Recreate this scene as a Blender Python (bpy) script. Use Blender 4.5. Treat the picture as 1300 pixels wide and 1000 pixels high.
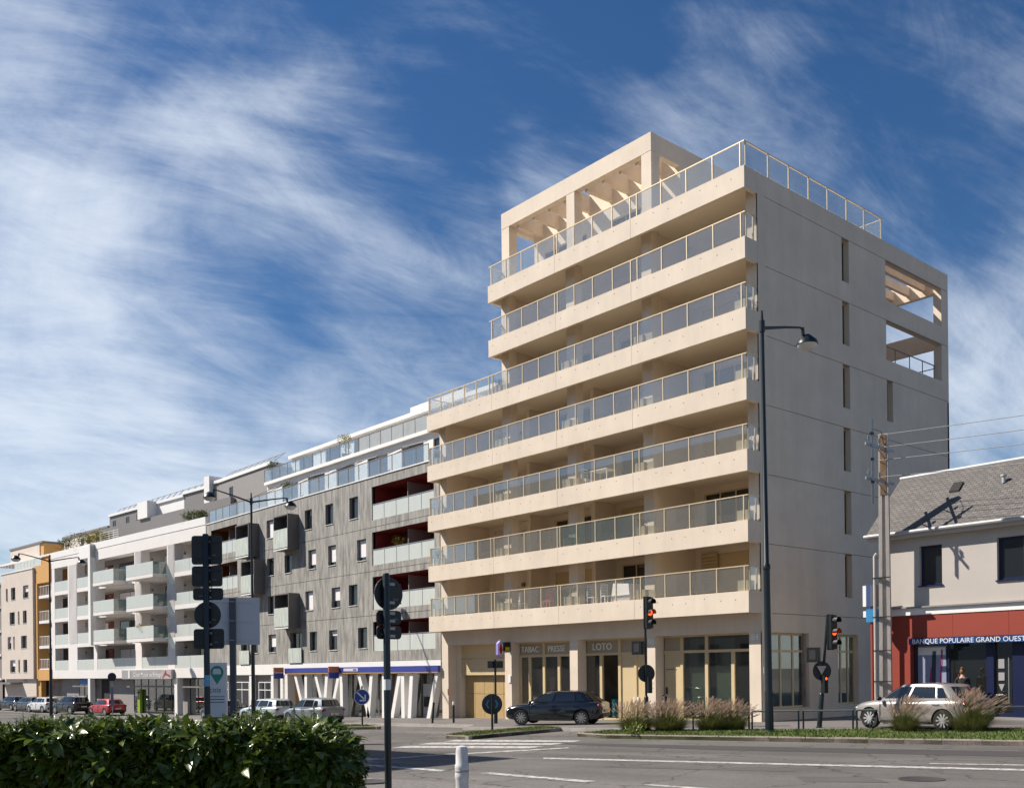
import bpy, bmesh, math, random
import numpy as np
from mathutils import Vector, Matrix
random.seed(7); rng = np.random.default_rng(7)
for o in list(bpy.data.objects): bpy.data.objects.remove(o)
SC = bpy.context.scene; COL = SC.collection
R = math.radians
# ------------------------------------------------------------------ camera
# world: X runs along the apartment front (left, far = -X), Y goes into the buildings, Z up
F = 1250.0; YAW = R(49.2266); ROLL = -0.0109; SH = 351.3; CAM = np.array([23.325, -32.5, 2.3])
cd = bpy.data.cameras.new('camera'); cam = bpy.data.objects.new('camera', cd); COL.objects.link(cam)
cd.sensor_width = 36; cd.lens = 36 * F / 1300; cd.shift_y = SH / 1300; cd.clip_end = 6000; cd.clip_start = .2
_d = Vector((-math.sin(YAW), math.cos(YAW), 0)); _r = Vector((math.cos(YAW), math.sin(YAW), 0)); _u = Vector((0, 0, 1))
_r3 = _r * math.cos(ROLL) + _u * math.sin(ROLL); _u3 = -_r * math.sin(ROLL) + _u * math.cos(ROLL)
M = Matrix((_r3, _u3, -_d)).transposed().to_4x4(); M.translation = Vector(CAM); cam.matrix_world = M
SC.camera = cam
# ------------------------------------------------------------------ sky, sun, exposure
SUNV = Vector((-.99, -.85, 1.26)).normalized()
EL = math.asin(SUNV.z); AZ = math.atan2(SUNV.x, SUNV.y)
W = bpy.data.worlds.new('World'); SC.world = W; W.use_nodes = True
def build_sky():
    nt = W.node_tree; N = nt.nodes; L = nt.links; N.clear()
    def n(t, **k):
        x = N.new(t)
        for a, b in k.items(): setattr(x, a, b)
        return x
    def mth(op, a, b=None, c=None, clamp=False):
        x = n('ShaderNodeMath', operation=op, use_clamp=clamp)
        for i, q in enumerate((a, b, c)):
            if q is None: continue
            if isinstance(q, (int, float)): x.inputs[i].default_value = q
            else: L.new(q, x.inputs[i])
        return x.outputs[0]
    sky = n('ShaderNodeTexSky', sky_type='NISHITA', sun_disc=False, sun_elevation=EL, sun_rotation=AZ)
    sky.air_density = 1.2; sky.dust_density = .12; sky.ozone_density = 4.0
    geo = n('ShaderNodeTexCoord'); DIR = geo.outputs['Generated']; sep = n('ShaderNodeSeparateXYZ'); L.new(DIR, sep.inputs[0])
    zc = mth('MAXIMUM', sep.outputs[2], .0); zz = mth('ADD', zc, .55)
    cmb = n('ShaderNodeCombineXYZ'); L.new(mth('DIVIDE', sep.outputs[0], zz), cmb.inputs[0]); L.new(mth('DIVIDE', sep.outputs[1], zz), cmb.inputs[1])
    def noise(scale, rot, sc, det, rough, dist, off, out=0):
        m1 = n('ShaderNodeMapping'); L.new(cmb.outputs[0], m1.inputs[0]); m1.inputs['Rotation'].default_value = (0, 0, R(rot))
        mp = n('ShaderNodeMapping'); L.new(m1.outputs[0], mp.inputs[0]); mp.inputs['Scale'].default_value = sc; mp.inputs['Location'].default_value = off
        t = n('ShaderNodeTexNoise'); t.inputs['Scale'].default_value = scale; t.inputs['Detail'].default_value = det
        t.inputs['Roughness'].default_value = rough; t.inputs['Distortion'].default_value = dist
        L.new(mp.outputs[0], t.inputs['Vector']); return t.outputs[out]
    ROT = -49.2
    # direction bent by noise, so that the cloud banks get ragged edges
    wv = n('ShaderNodeVectorMath', operation='MULTIPLY_ADD'); L.new(noise(2.6, ROT - 20, (1, 1.2, 1), 5, .55, .3, (5, 2, 0), 1), wv.inputs[0]); wv.inputs[1].default_value = (.34, .34, .34); L.new(DIR, wv.inputs[2])
    wn = n('ShaderNodeVectorMath', operation='SUBTRACT'); L.new(wv.outputs[0], wn.inputs[0]); wn.inputs[1].default_value = (.17, .17, .17)
    wd = n('ShaderNodeVectorMath', operation='NORMALIZE'); L.new(wn.outputs[0], wd.inputs[0])
    tot = None
    for px, py, rad, amp in BANKS:
        v = (np.array(_d) + np.array(_r3) * (px - 650) / F - np.array(_u3) * (py - 500 - SH) / F); v /= np.linalg.norm(v)
        dt = n('ShaderNodeVectorMath', operation='DOT_PRODUCT'); L.new(wd.outputs[0], dt.inputs[0]); dt.inputs[1].default_value = tuple(v)
        mr = n('ShaderNodeMapRange', interpolation_type='SMOOTHSTEP'); L.new(dt.outputs['Value'], mr.inputs[0]); mr.inputs[1].default_value = math.cos(R(rad)); mr.inputs[2].default_value = 1.0; mr.inputs[3].default_value = 0; mr.inputs[4].default_value = amp
        tot = mr.outputs[0] if tot is None else mth('ADD', tot, mr.outputs[0])
    wisp = noise(2.6, ROT - 24, (.5, 1.7, 1), 12, .64, 1.0, (.4, 3.1, 0))
    wisp2 = noise(2.0, ROT + 38, (.85, 1.15, 1), 9, .6, 1.6, (7.4, 1.1, 0))
    fine = noise(8.0, ROT - 34, (.6, 1.6, 1), 12, .70, 1.2, (3, 1, 0))
    s = mth('ADD', mth('MULTIPLY_ADD', wisp, 1.25, -.625), mth('MULTIPLY_ADD', wisp2, .9, -.45))
    s = mth('ADD', s, mth('MULTIPLY_ADD', fine, .6, -.3))
    s = mth('ADD', s, mth('MULTIPLY_ADD', zc, -.45, .30)); s = mth('ADD', s, tot)
    mr = n('ShaderNodeMapRange', interpolation_type='SMOOTHSTEP'); L.new(s, mr.inputs[0])
    mr.inputs[1].default_value = -.12; mr.inputs[2].default_value = 1.02; mr.inputs[3].default_value = .0; mr.inputs[4].default_value = .9
    hs = n('ShaderNodeHueSaturation'); hs.inputs['Saturation'].default_value = 1.12; hs.inputs['Value'].default_value = 1.0; tn = n('ShaderNodeMixRGB', blend_type='MULTIPLY'); tn.inputs[0].default_value = 1; tn.inputs[2].default_value = (.86, .98, 1.16, 1); L.new(sky.outputs[0], tn.inputs[1]); L.new(tn.outputs[0], hs.inputs['Color'])
    mix = n('ShaderNodeMixRGB'); L.new(mr.outputs[0], mix.inputs[0]); L.new(hs.outputs[0], mix.inputs[1])
    mix.inputs[2].default_value = (11.6, 12.7, 14.2, 1)
    bg = n('ShaderNodeBackground'); bg.inputs[1].default_value = .05; L.new(mix.outputs[0], bg.inputs[0])
    out = n('ShaderNodeOutputWorld'); L.new(bg.outputs[0], out.inputs[0])
# cloud banks of the photograph: pixel direction, angular radius, weight
BANKS = [(90, 520, 17, .50), (420, 215, 8, .36), (60, 170, 9, .10), (280, 270, 7, .20), (300, 395, 8, -.34), (170, 90, 6, -.12), (60, 330, 5, .10), (560, 190, 6, -.30), (720, 30, 8, -.14), (1180, 130, 8, -.16), (1260, 430, 9, .30), (950, 120, 6, .12), (720, 190, 6, .14), (520, 500, 8, .12)]
build_sky()
sd = bpy.data.lights.new('sun', 'SUN'); sun = bpy.data.objects.new('sun', sd); COL.objects.link(sun)
sd.energy = 5.0; sd.angle = R(.5); sd.color = (1, .93, .83); sun.location = (0, 0, 60)
sun.rotation_euler = SUNV.to_track_quat('Z', 'Y').to_euler()
vs = SC.view_settings; vs.view_transform = 'Standard'; vs.look = 'None'; vs.exposure = 0.5; vs.gamma = 1; vs.use_curve_mapping = False
SC.render.engine = 'CYCLES'
SC.cycles.max_bounces = 10; SC.cycles.diffuse_bounces = 6; SC.cycles.transparent_max_bounces = 24

# ------------------------------------------------------------------ pixel -> place helpers
G0, GS = .15, .0225
def gz(X): return G0 + GS * min(max(X, -58), 45)        # pavement level; the street falls to the left
RD = -.12                                               # carriageway below pavement level
dv = np.array(_d); r3 = np.array(_r3); u3 = np.array(_u3)
def ray(x, y): return dv + r3 * (x - 650) / F - u3 * (y - 500 - SH) / F
def gpx(x, y, dz=0.0):
    v = ray(x, y); t = (G0 + dz + GS * CAM[0] - CAM[2]) / (v[2] - GS * v[0]); P = CAM + v * t
    if P[0] < -58: t = (gz(-58) + dz - CAM[2]) / v[2]; P = CAM + v * t
    return float(P[0]), float(P[1]), float(P[2])
def gpd(x, D, dz=0.0):
    y = 900
    for i in range(30): P = CAM + ray(x, y) * D; y += (P[2] - gz(P[0]) - dz) * F / D
    return float(P[0]), float(P[1]), float(P[2])

# ------------------------------------------------------------------ mesh builder
class MB:
    def __init__(s, T=None): s.v = []; s.f = []; s.m = []; s.T = T
    def P(s, *p):
        s.v.append(tuple(s.T(*p)) if s.T else tuple(p)); return len(s.v) - 1
    def face(s, pts, mi=0): s.f.append([s.P(*p) for p in pts]); s.m.append(mi)
    def hexa(s, p, mi=0):
        i = [s.P(*q) for q in p]
        for a in ((0, 3, 2, 1), (4, 5, 6, 7), (0, 1, 5, 4), (1, 2, 6, 5), (2, 3, 7, 6), (3, 0, 4, 7)):
            s.f.append([i[k] for k in a]); s.m.append(mi)
        return s
    def box(s, x0, x1, y0, y1, z0, z1, mi=0):
        return s.hexa([(x0, y0, z0), (x1, y0, z0), (x1, y1, z0), (x0, y1, z0), (x0, y0, z1), (x1, y0, z1), (x1, y1, z1), (x0, y1, z1)], mi)
    def prism(s, poly, z0, z1, mi=0):
        n = len(poly); zf0 = z0 if callable(z0) else (lambda x, y: z0); zf1 = z1 if callable(z1) else (lambda x, y: z1)
        a = [s.P(x, y, zf0(x, y)) for x, y in poly]; b = [s.P(x, y, zf1(x, y)) for x, y in poly]
        s.f.append(a[::-1]); s.m.append(mi); s.f.append(b); s.m.append(mi)
        for i in range(n): s.f.append([a[i], a[(i + 1) % n], b[(i + 1) % n], b[i]]); s.m.append(mi)
        return s
    def extr(s, poly, y0, y1, mi=0):                       # polygon in x,z pushed along y
        n = len(poly); a = [s.P(x, y0, z) for x, z in poly]; b = [s.P(x, y1, z) for x, z in poly]
        s.f.append(a); s.m.append(mi); s.f.append(b[::-1]); s.m.append(mi)
        for i in range(n): s.f.append([a[i], b[i], b[(i + 1) % n], a[(i + 1) % n]]); s.m.append(mi)
        return s
    def tube(s, pts, r, n=8, mi=0, cap=True):
        pts = [Vector(p) for p in pts]; rs = r if isinstance(r, (list, tuple)) else [r] * len(pts); prev = None; rings = []
        for i, p in enumerate(pts):
            t = (pts[min(i + 1, len(pts) - 1)] - pts[max(i - 1, 0)]).normalized()
            if prev is None:
                a = Vector((0, 0, 1)) if abs(t.z) < .9 else Vector((1, 0, 0)); u = t.cross(a).normalized()
            else: u = (prev - t * prev.dot(t)).normalized()
            prev = u; w = t.cross(u)
            rings.append([s.P(*(p + (u * math.cos(2 * math.pi * k / n) + w * math.sin(2 * math.pi * k / n)) * rs[i])) for k in range(n)])
        for a, b in zip(rings, rings[1:]):
            for k in range(n): s.f.append([a[k], a[(k + 1) % n], b[(k + 1) % n], b[k]]); s.m.append(mi)
        if cap: s.f.append(rings[0][::-1]); s.m.append(mi); s.f.append(rings[-1]); s.m.append(mi)
        return s
    def lathe(s, prof, n=16, c=(0, 0, 0), axis='z', mi=0):
        rings = []
        for r, h in prof:
            ring = []
            for k in range(n):
                a = 2 * math.pi * k / n; x, y = r * math.cos(a), r * math.sin(a)
                p = {'z': (x, y, h), 'y': (x, h, y), 'x': (h, x, y)}[axis]
                ring.append(s.P(c[0] + p[0], c[1] + p[1], c[2] + p[2]))
            rings.append(ring)
        for a, b in zip(rings, rings[1:]):
            for k in range(n): s.f.append([a[k], a[(k + 1) % n], b[(k + 1) % n], b[k]]); s.m.append(mi)
        s.f.append(rings[0][::-1]); s.m.append(mi); s.f.append(rings[-1]); s.m.append(mi)
        return s
    def wall(s, u0, u1, w0, w1, ops=(), v=0., rev=.2, rim=0., mi=0, rmi=None):
        """flat wall at depth v with rectangular openings (u0,u1,w0,w1) that have reveals rev deep"""
        ops = [(max(a, u0), min(b, u1), max(c, w0), min(d, w1)) for a, b, c, d in ops if b > u0 and a < u1 and d > w0 and c < w1]
        us = sorted({u0, u1, *[o[0] for o in ops], *[o[1] for o in ops]}); ws = sorted({w0, w1, *[o[2] for o in ops], *[o[3] for o in ops]})
        for a, b in zip(us, us[1:]):
            for c, d in zip(ws, ws[1:]):
                m, k = (a + b) / 2, (c + d) / 2
                if any(o[0] < m < o[1] and o[2] < k < o[3] for o in ops): continue
                s.face([(a, v, c), (b, v, c), (b, v, d), (a, v, d)], mi)
        rm = mi if rmi is None else rmi
        for a, b, c, d in ops:
            e = v + rev
            if a > u0: s.face([(a, v, c), (a, v, d), (a, e, d), (a, e, c)], rm)
            if b < u1: s.face([(b, v, c), (b, e, c), (b, e, d), (b, v, d)], rm)
            if c > w0: s.face([(a, v, c), (a, e, c), (b, e, c), (b, v, c)], rm)
            if d < w1: s.face([(a, v, d), (b, v, d), (b, e, d), (a, e, d)], rm)
        if rim:
            e = v + rim
            s.face([(u0, v, w0), (u0, v, w1), (u0, e, w1), (u0, e, w0)], mi); s.face([(u1, v, w0), (u1, e, w0), (u1, e, w1), (u1, v, w1)], mi)
            s.face([(u0, v, w0), (u0, e, w0), (u1, e, w0), (u1, v, w0)], mi); s.face([(u0, v, w1), (u1, v, w1), (u1, e, w1), (u0, e, w1)], mi)
        return s
    def mesh(s, name, mats, smooth=False, fix=True):
        me = bpy.data.meshes.new(name); me.from_pydata(s.v, [], s.f)
        for m in (mats if isinstance(mats, (list, tuple)) else [mats]): me.materials.append(m)
        me.polygons.foreach_set('material_index', s.m)
        if fix:
            bm = bmesh.new(); bm.from_mesh(me); bmesh.ops.recalc_face_normals(bm, faces=bm.faces); bm.to_mesh(me); bm.free()
        if smooth: me.polygons.foreach_set('use_smooth', [True] * len(me.polygons)); me.set_sharp_from_angle(angle=R(38))
        me.update(); return me
    def build(s, name, mats, parent=None, smooth=False, fix=True):
        return link(name, s.mesh(name, mats, smooth, fix), parent)
def link(name, me, parent=None):
    o = bpy.data.objects.new(name, me); COL.objects.link(o)
    if parent: o.parent = parent
    return o
def tag(o, label, cat, group=None):
    o['label'] = label; o['category'] = cat
    if group: o['group'] = group
    return o
def thing(name, label, cat, loc=(0, 0, 0), rz=0., group=None):
    o = bpy.data.objects.new(name, None); COL.objects.link(o); o.location = loc; o.rotation_euler = (0, 0, rz); o.empty_display_size = .3
    return tag(o, label, cat, group)
def struct(o): o['kind'] = 'structure'; return o
def copy_tree(o, parent=None):
    c = o.copy(); COL.objects.link(c); c.parent = parent
    for ch in list(o.children): copy_tree(ch, c)
    return c

# ------------------------------------------------------------------ materials
MATS = {}
def pm(name, col, rough=.7, var=.08, scale=2.0, bump=0., metal=0., spec=.5, stretch=(1, 1, 1), col2=None, bscale=None, det=6, coat=0.):
    m = bpy.data.materials.new(name); m.use_nodes = True; nt = m.node_tree; N = nt.nodes; L = nt.links
    b = N['Principled BSDF']; b.inputs['Roughness'].default_value = rough; b.inputs['Metallic'].default_value = metal
    b.inputs['Specular IOR Level'].default_value = spec
    if coat: b.inputs['Coat Weight'].default_value = coat; b.inputs['Coat Roughness'].default_value = .04
    tc = N.new('ShaderNodeTexCoord'); mp = N.new('ShaderNodeMapping'); L.new(tc.outputs['Object'], mp.inputs[0]); mp.inputs['Scale'].default_value = stretch
    t = N.new('ShaderNodeTexNoise'); t.inputs['Scale'].default_value = scale; t.inputs['Detail'].default_value = det; t.inputs['Roughness'].default_value = .65
    L.new(mp.outputs[0], t.inputs['Vector'])
    mr = N.new('ShaderNodeMapRange'); L.new(t.outputs[0], mr.inputs[0]); mr.inputs[1].default_value = .3; mr.inputs[2].default_value = .7
    mx = N.new('ShaderNodeMixRGB'); L.new(mr.outputs[0], mx.inputs[0])
    c2 = col2 or tuple(min(1, c * (1 + var)) for c in col); c1 = col if col2 else tuple(c * (1 - var) for c in col)
    mx.inputs[1].default_value = (*c1, 1); mx.inputs[2].default_value = (*c2, 1); L.new(mx.outputs[0], b.inputs['Base Color'])
    if bump:
        t2 = N.new('ShaderNodeTexNoise'); t2.inputs['Scale'].default_value = bscale or scale * 6; t2.inputs['Detail'].default_value = 4; L.new(mp.outputs[0], t2.inputs['Vector'])
        bp = N.new('ShaderNodeBump'); bp.inputs['Strength'].default_value = bump; bp.inputs['Distance'].default_value = .02; L.new(t2.outputs[0], bp.inputs['Height']); L.new(bp.outputs[0], b.inputs['Normal'])
    MATS[name] = m; return m
def glassm(name, tint, k=1.0, base=.03, rough=.01, refl=(1, 1, 1), veil=.0):
    m = bpy.data.materials.new(name); m.use_nodes = True; nt = m.node_tree; N = nt.nodes; L = nt.links; N.clear()
    o = N.new('ShaderNodeOutputMaterial'); mix = N.new('ShaderNodeMixShader'); tr = N.new('ShaderNodeBsdfTransparent'); gl = N.new('ShaderNodeBsdfGlossy')
    tr.inputs[0].default_value = (*tint, 1); gl.inputs['Roughness'].default_value = rough; gl.inputs[0].default_value = (*refl, 1)
    lw = N.new('ShaderNodeLayerWeight'); lw.inputs[0].default_value = .5; pw = N.new('ShaderNodeMath'); pw.operation = 'POWER'; L.new(lw.outputs['Facing'], pw.inputs[0]); pw.inputs[1].default_value = 3.2; fr = pw; ma = N.new('ShaderNodeMath'); ma.operation = 'MULTIPLY_ADD'
    L.new(fr.outputs[0], ma.inputs[0]); ma.inputs[1].default_value = k; ma.inputs[2].default_value = base
    df = N.new('ShaderNodeBsdfDiffuse'); df.inputs[0].default_value = (.62, .64, .62, 1); m2 = N.new('ShaderNodeMixShader'); m2.inputs[0].default_value = veil; L.new(tr.outputs[0], m2.inputs[1]); L.new(df.outputs[0], m2.inputs[2])  # pale diffuse share paints a hazy reflection of the bright surroundings
    L.new(ma.outputs[0], mix.inputs[0]); L.new(m2.outputs[0], mix.inputs[1]); L.new(gl.outputs[0], mix.inputs[2]); L.new(mix.outputs[0], o.inputs[0])
    MATS[name] = m; return m
def emis(name, col, st):
    m = bpy.data.materials.new(name); m.use_nodes = True; b = m.node_tree.nodes['Principled BSDF']
    b.inputs['Base Color'].default_value = (*col, 1); b.inputs['Emission Color'].default_value = (*col, 1); b.inputs['Emission Strength'].default_value = st; return m
def concrete(name, col):
    m = pm(name, col, .78, .045, .7, .12, bscale=30, spec=.3); nt = m.node_tree; N = nt.nodes; L = nt.links; b = N['Principled BSDF']; src = b.inputs['Base Color'].links[0].from_socket
    tc = [n for n in N if n.type == 'TEX_COORD'][0]; prev = src
    for sc, st, lo, hi, a0, a1 in ((1.3, (1, 1, .12), .945, 1.015, .38, .72), (5.0, (1, 1, .3), .975, 1.015, .35, .7), (.35, (1, 1, 1.6), .95, 1.03, .35, .65)):
        mp = N.new('ShaderNodeMapping'); mp.inputs['Scale'].default_value = st; L.new(tc.outputs['Object'], mp.inputs[0]); t = N.new('ShaderNodeTexNoise'); t.inputs['Scale'].default_value = sc; t.inputs['Detail'].default_value = 7; L.new(mp.outputs[0], t.inputs[0])
        r = N.new('ShaderNodeMapRange'); L.new(t.outputs[0], r.inputs[0]); r.inputs[1].default_value = a0; r.inputs[2].default_value = a1; r.inputs[3].default_value = hi; r.inputs[4].default_value = lo
        mx = N.new('ShaderNodeMixRGB'); mx.blend_type = 'MULTIPLY'; mx.inputs[0].default_value = 1; L.new(prev, mx.inputs[1]); cb = N.new('ShaderNodeCombineColor'); [L.new(r.outputs[0], cb.inputs[i]) for i in range(3)]; L.new(cb.outputs[0], mx.inputs[2]); prev = mx.outputs[0]
    L.new(prev, b.inputs['Base Color']); return m
cream = concrete('cream_concrete', (.69, .588, .475))
soffit = pm('pale_soffit', (.80, .70, .56), .8, .03, .8, spec=.2)
cream_in = pm('cream_render', (.72, .625, .51), .8, .04, .8, spec=.2)
joint = pm('joint_shadow_gap', (.16, .13, .11), .9)
gold = pm('pale_gold_frame', (.60, .47, .27), .45, .04, 2)
railm = pm('champagne_rail', (.68, .56, .38), .35, .03, 2, metal=.25)
ventm = pm('bronze_metal', (.20, .17, .14), .5)
glass = glassm('railing_glass', (.90, .91, .90), .9, .09, veil=.10)
glassd = glassm('screened_glass', (.40, .52, .50), 1.0, .10, veil=.12)
wing = pm('window_glass', (.018, .022, .026), .04, .1, .6, spec=.9)
shopg = glassm('shop_glass', (.62, .66, .62), 1.0, .13, veil=.02)
dark = pm('dark_interior', (.03, .027, .025), .9)
dimroom = pm('shop_interior', (.24, .20, .17), .9, .4, 1.2)
white = pm('white_paint', (.78, .76, .73), .6, .03, 1)
whitec = pm('white_render', (.74, .70, .67), .75, .05, .5, .08, bscale=25)
wood = pm('board_marked_concrete', (.135, .13, .118), .85, .1, 2.3, .5, stretch=(2.2, 2.2, .34), col2=(.42, .40, .365), bscale=10, det=12)
woodl = pm('pale_streaked_panel', (.34, .37, .33), .6, .1, 3.0, .1, stretch=(3, 3, .35), col2=(.60, .64, .58), det=8)
frost = pm('frosted_glass', (.54, .565, .525), .25, .05, 1.2, stretch=(2, 2, .4), spec=.6)
darkred = pm('dark_red_render', (.26, .03, .024), .8, .1, 1)
brownr = pm('rust_brown_render', (.20, .075, .03), .8, .1, 1)
greym = pm('grey_metal_cladding', (.20, .185, .175), .55, .05, 1.5, stretch=(6, 6, .2))
greyp = pm('grey_render', (.27, .25, .24), .8, .05, 1)
greybox = pm('grey_box_metal', (.135, .125, .118), .6, .05, 1)
beige = pm('beige_render', (.60, .52, .45), .85, .06, .8, .1, bscale=30)
orange = pm('orange_render', (.58, .315, .10), .8, .05, 1)
blind = pm('white_blind', (.80, .76, .76), .6, .03, 2)
blackm = pm('black_metal', (.012, .016, .018), .38, .1, 3)
greenm = pm('dark_green_paint', (.009, .016, .018), .35, .1, 3)
steel = pm('galvanised_steel', (.30, .31, .32), .45, .12, 6, metal=.6)
blue = pm('bank_blue', (.008, .055, .19), .4, .05, 1)
bluesign = pm('deep_blue_sign', (.035, .05, .26), .4, .05, 1)
redp = pm('brick_red_paint', (.27, .038, .020), .6, .06, .8)
bankw = pm('bank_render', (.47, .425, .385), .85, .06, .5, .12, bscale=25)
def asphalt_mat():
    m = bpy.data.materials.new('asphalt'); m.use_nodes = True; nt = m.node_tree; N = nt.nodes; L = nt.links; b = N['Principled BSDF']; b.inputs['Roughness'].default_value = .88; b.inputs['Specular IOR Level'].default_value = .3
    tc = N.new('ShaderNodeTexCoord')
    def noise(sc, st, det, rot=0, dist=0.):
        mp = N.new('ShaderNodeMapping'); mp0 = N.new('ShaderNodeMapping'); L.new(tc.outputs['Object'], mp0.inputs[0]); mp0.inputs['Rotation'].default_value = (0, 0, R(rot)); L.new(mp0.outputs[0], mp.inputs[0]); mp.inputs['Scale'].default_value = st
        t = N.new('ShaderNodeTexNoise'); t.inputs['Scale'].default_value = sc; t.inputs['Detail'].default_value = det; t.inputs['Distortion'].default_value = dist; L.new(mp.outputs[0], t.inputs[0]); return t.outputs[0]
    def ramp(x, a, b_, lo=0., hi=1.):
        r = N.new('ShaderNodeMapRange'); L.new(x, r.inputs[0]); r.inputs[1].default_value = a; r.inputs[2].default_value = b_; r.inputs[3].default_value = lo; r.inputs[4].default_value = hi; return r.outputs[0]
    def mul(a_, b_): x = N.new('ShaderNodeMath'); x.operation = 'MULTIPLY'; L.new(a_, x.inputs[0]); L.new(b_, x.inputs[1]); return x.outputs[0]
    v = ramp(noise(.3, (1, 1, 1), 8), .3, .7, .80, 1.16)
    v = mul(v, ramp(noise(1.0, (.05, .9, 1), 5, -10), .3, .7, .74, 1.14))          # wheel tracks along the street
    v = mul(v, ramp(noise(9, (1, 1, 1), 4), .25, .75, .88, 1.12)); v = mul(v, ramp(noise(45, (1, 1, 1), 3), .25, .75, .72, 1.3))
    vo = N.new('ShaderNodeTexVoronoi'); vo.feature = 'DISTANCE_TO_EDGE'; vo.inputs['Scale'].default_value = .32
    ad = N.new('ShaderNodeVectorMath'); ad.operation = 'MULTIPLY_ADD'; nn = N.new('ShaderNodeTexNoise'); nn.inputs['Scale'].default_value = 1.5; nn.inputs['Detail'].default_value = 6; L.new(tc.outputs['Object'], nn.inputs[0]); L.new(nn.outputs[1], ad.inputs[0]); ad.inputs[1].default_value = (1.2, 1.2, 1.2); L.new(tc.outputs['Object'], ad.inputs[2]); L.new(ad.outputs[0], vo.inputs[0])
    v = mul(v, ramp(vo.outputs[0], .003, .014, .48, 1.0))
    mx = N.new('ShaderNodeMixRGB'); mx.blend_type = 'MULTIPLY'; mx.inputs[0].default_value = 1; mx.inputs[1].default_value = (.142, .131, .121, 1); cb = N.new('ShaderNodeCombineColor'); [L.new(v, cb.inputs[i]) for i in range(3)]; L.new(cb.outputs[0], mx.inputs[2]); L.new(mx.outputs[0], b.inputs['Base Color'])
    bp = N.new('ShaderNodeBump'); bp.inputs['Strength'].default_value = .35; bp.inputs['Distance'].default_value = .02; L.new(noise(60, (1, 1, 1), 3), bp.inputs['Height']); L.new(bp.outputs[0], b.inputs['Normal']); MATS['asphalt'] = m; return m
asph = asphalt_mat()
asph2 = pm('new_asphalt', (.055, .052, .05), .9, .15, .8, .25, bscale=60, det=8)
pave = pm('pavement_asphalt', (.135, .122, .115), .9, .1, .5, .2, col2=(.175, .16, .15), bscale=50)
kerbm = pm('granite_kerb', (.36, .30, .265), .85, .2, 3, .3)
paint = pm('road_paint', (.30, .285, .27), .8, .1, 5, .1, col2=(.68, .66, .63), det=12)
def worn(m):
    nt = m.node_tree; N = nt.nodes; L = nt.links; tc = N.new('ShaderNodeTexCoord'); t = N.new('ShaderNodeTexNoise'); t.inputs['Scale'].default_value = 5.5; t.inputs['Detail'].default_value = 12; t.inputs['Roughness'].default_value = .75; L.new(tc.outputs['Object'], t.inputs[0])
    r = N.new('ShaderNodeMapRange'); L.new(t.outputs[0], r.inputs[0]); r.inputs[1].default_value = .40; r.inputs[2].default_value = .50; r.inputs[3].default_value = .25; r.inputs[4].default_value = 1; L.new(r.outputs[0], N['Principled BSDF'].inputs['Alpha'])
worn(paint)
grassm = pm('grass_blade', (.065, .11, .016), .7, .4, 2, col2=(.17, .21, .045))
soil = pm('turf_soil', (.06, .075, .025), .95, .3, 2, .3, col2=(.10, .11, .04))
tyre = pm('tyre_rubber', (.012, .012, .012), .8); rimm = pm('alloy_rim', (.45, .45, .45), .3, metal=.8)
def mem(fn):
    c = {}
    def g(*a):
        if a not in c: c[a] = fn(*a)
        return c[a]
    return g
@mem
def paintm(col, rough=.3): return pm('paint_%d_%d_%d' % tuple(int(c * 999) for c in col), col, rough, .05, 4)

def text(s, size, mat, parent, loc, rot=(R(90), 0, 0), name='lettering', ext=.01, spacing=1.0, align='LEFT'):
    c = bpy.data.curves.new('t', 'FONT'); c.body = s; c.size = size; c.extrude = ext; c.align_x = align; c.space_character = spacing; c.resolution_u = 3
    t = bpy.data.objects.new('t', c); COL.objects.link(t); dg = bpy.context.evaluated_depsgraph_get()
    me = bpy.data.meshes.new_from_object(t.evaluated_get(dg)); bpy.data.objects.remove(t)
    me.name = name; me.materials.clear(); me.materials.append(mat)
    o = link(name, me, parent); o.location = loc; o.rotation_euler = rot; return o
TF = lambda u, v, w: (u, v, w)                 # a front facing -Y
TS = lambda u, v, w: (-v, u, w)                # a side facing +X: u along Y, v inwards
def window(parent, u0, u1, w0, w1, v, fm, T=TF, cols=1, rows=(), fw=.06, gm=None, name='window', blindf=0, gd=.03):
    b = MB(T); b.box(u0, u1, v, v + .06, w0, w0 + fw); b.box(u0, u1, v, v + .06, w1 - fw, w1)
    b.box(u0, u0 + fw, v, v + .06, w0 + fw, w1 - fw); b.box(u1 - fw, u1, v, v + .06, w0 + fw, w1 - fw)
    xs = [u0 + (u1 - u0) * i / cols for i in range(cols + 1)] if isinstance(cols, int) else [u0, *cols, u1]
    for x in xs[1:-1]: b.box(x - fw / 2, x + fw / 2, v, v + .06, w0 + fw, w1 - fw)
    zs = [w0, *rows, w1]
    for z in zs[1:-1]: b.box(u0 + fw, u1 - fw, v - .004, v + .064, z - fw / 2, z + fw / 2)
    o = b.build(name, fm, parent)
    for i in range(len(xs) - 1):
        for j in range(len(zs) - 1):
            p = MB(T); p.box(xs[i] + fw * .4, xs[i + 1] - fw * .4, v + gd, v + gd + .012, zs[j] + fw * .4, zs[j + 1] - fw * .4); p.build('pane', gm or wing, o)
    if blindf:
        p = MB(T); p.box(u0 + fw, u1 - fw, v + .004, v + .024, w1 - fw - (w1 - w0 - 2 * fw) * blindf, w1 - fw); p.build('blind', blind, o)
    return o
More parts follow.
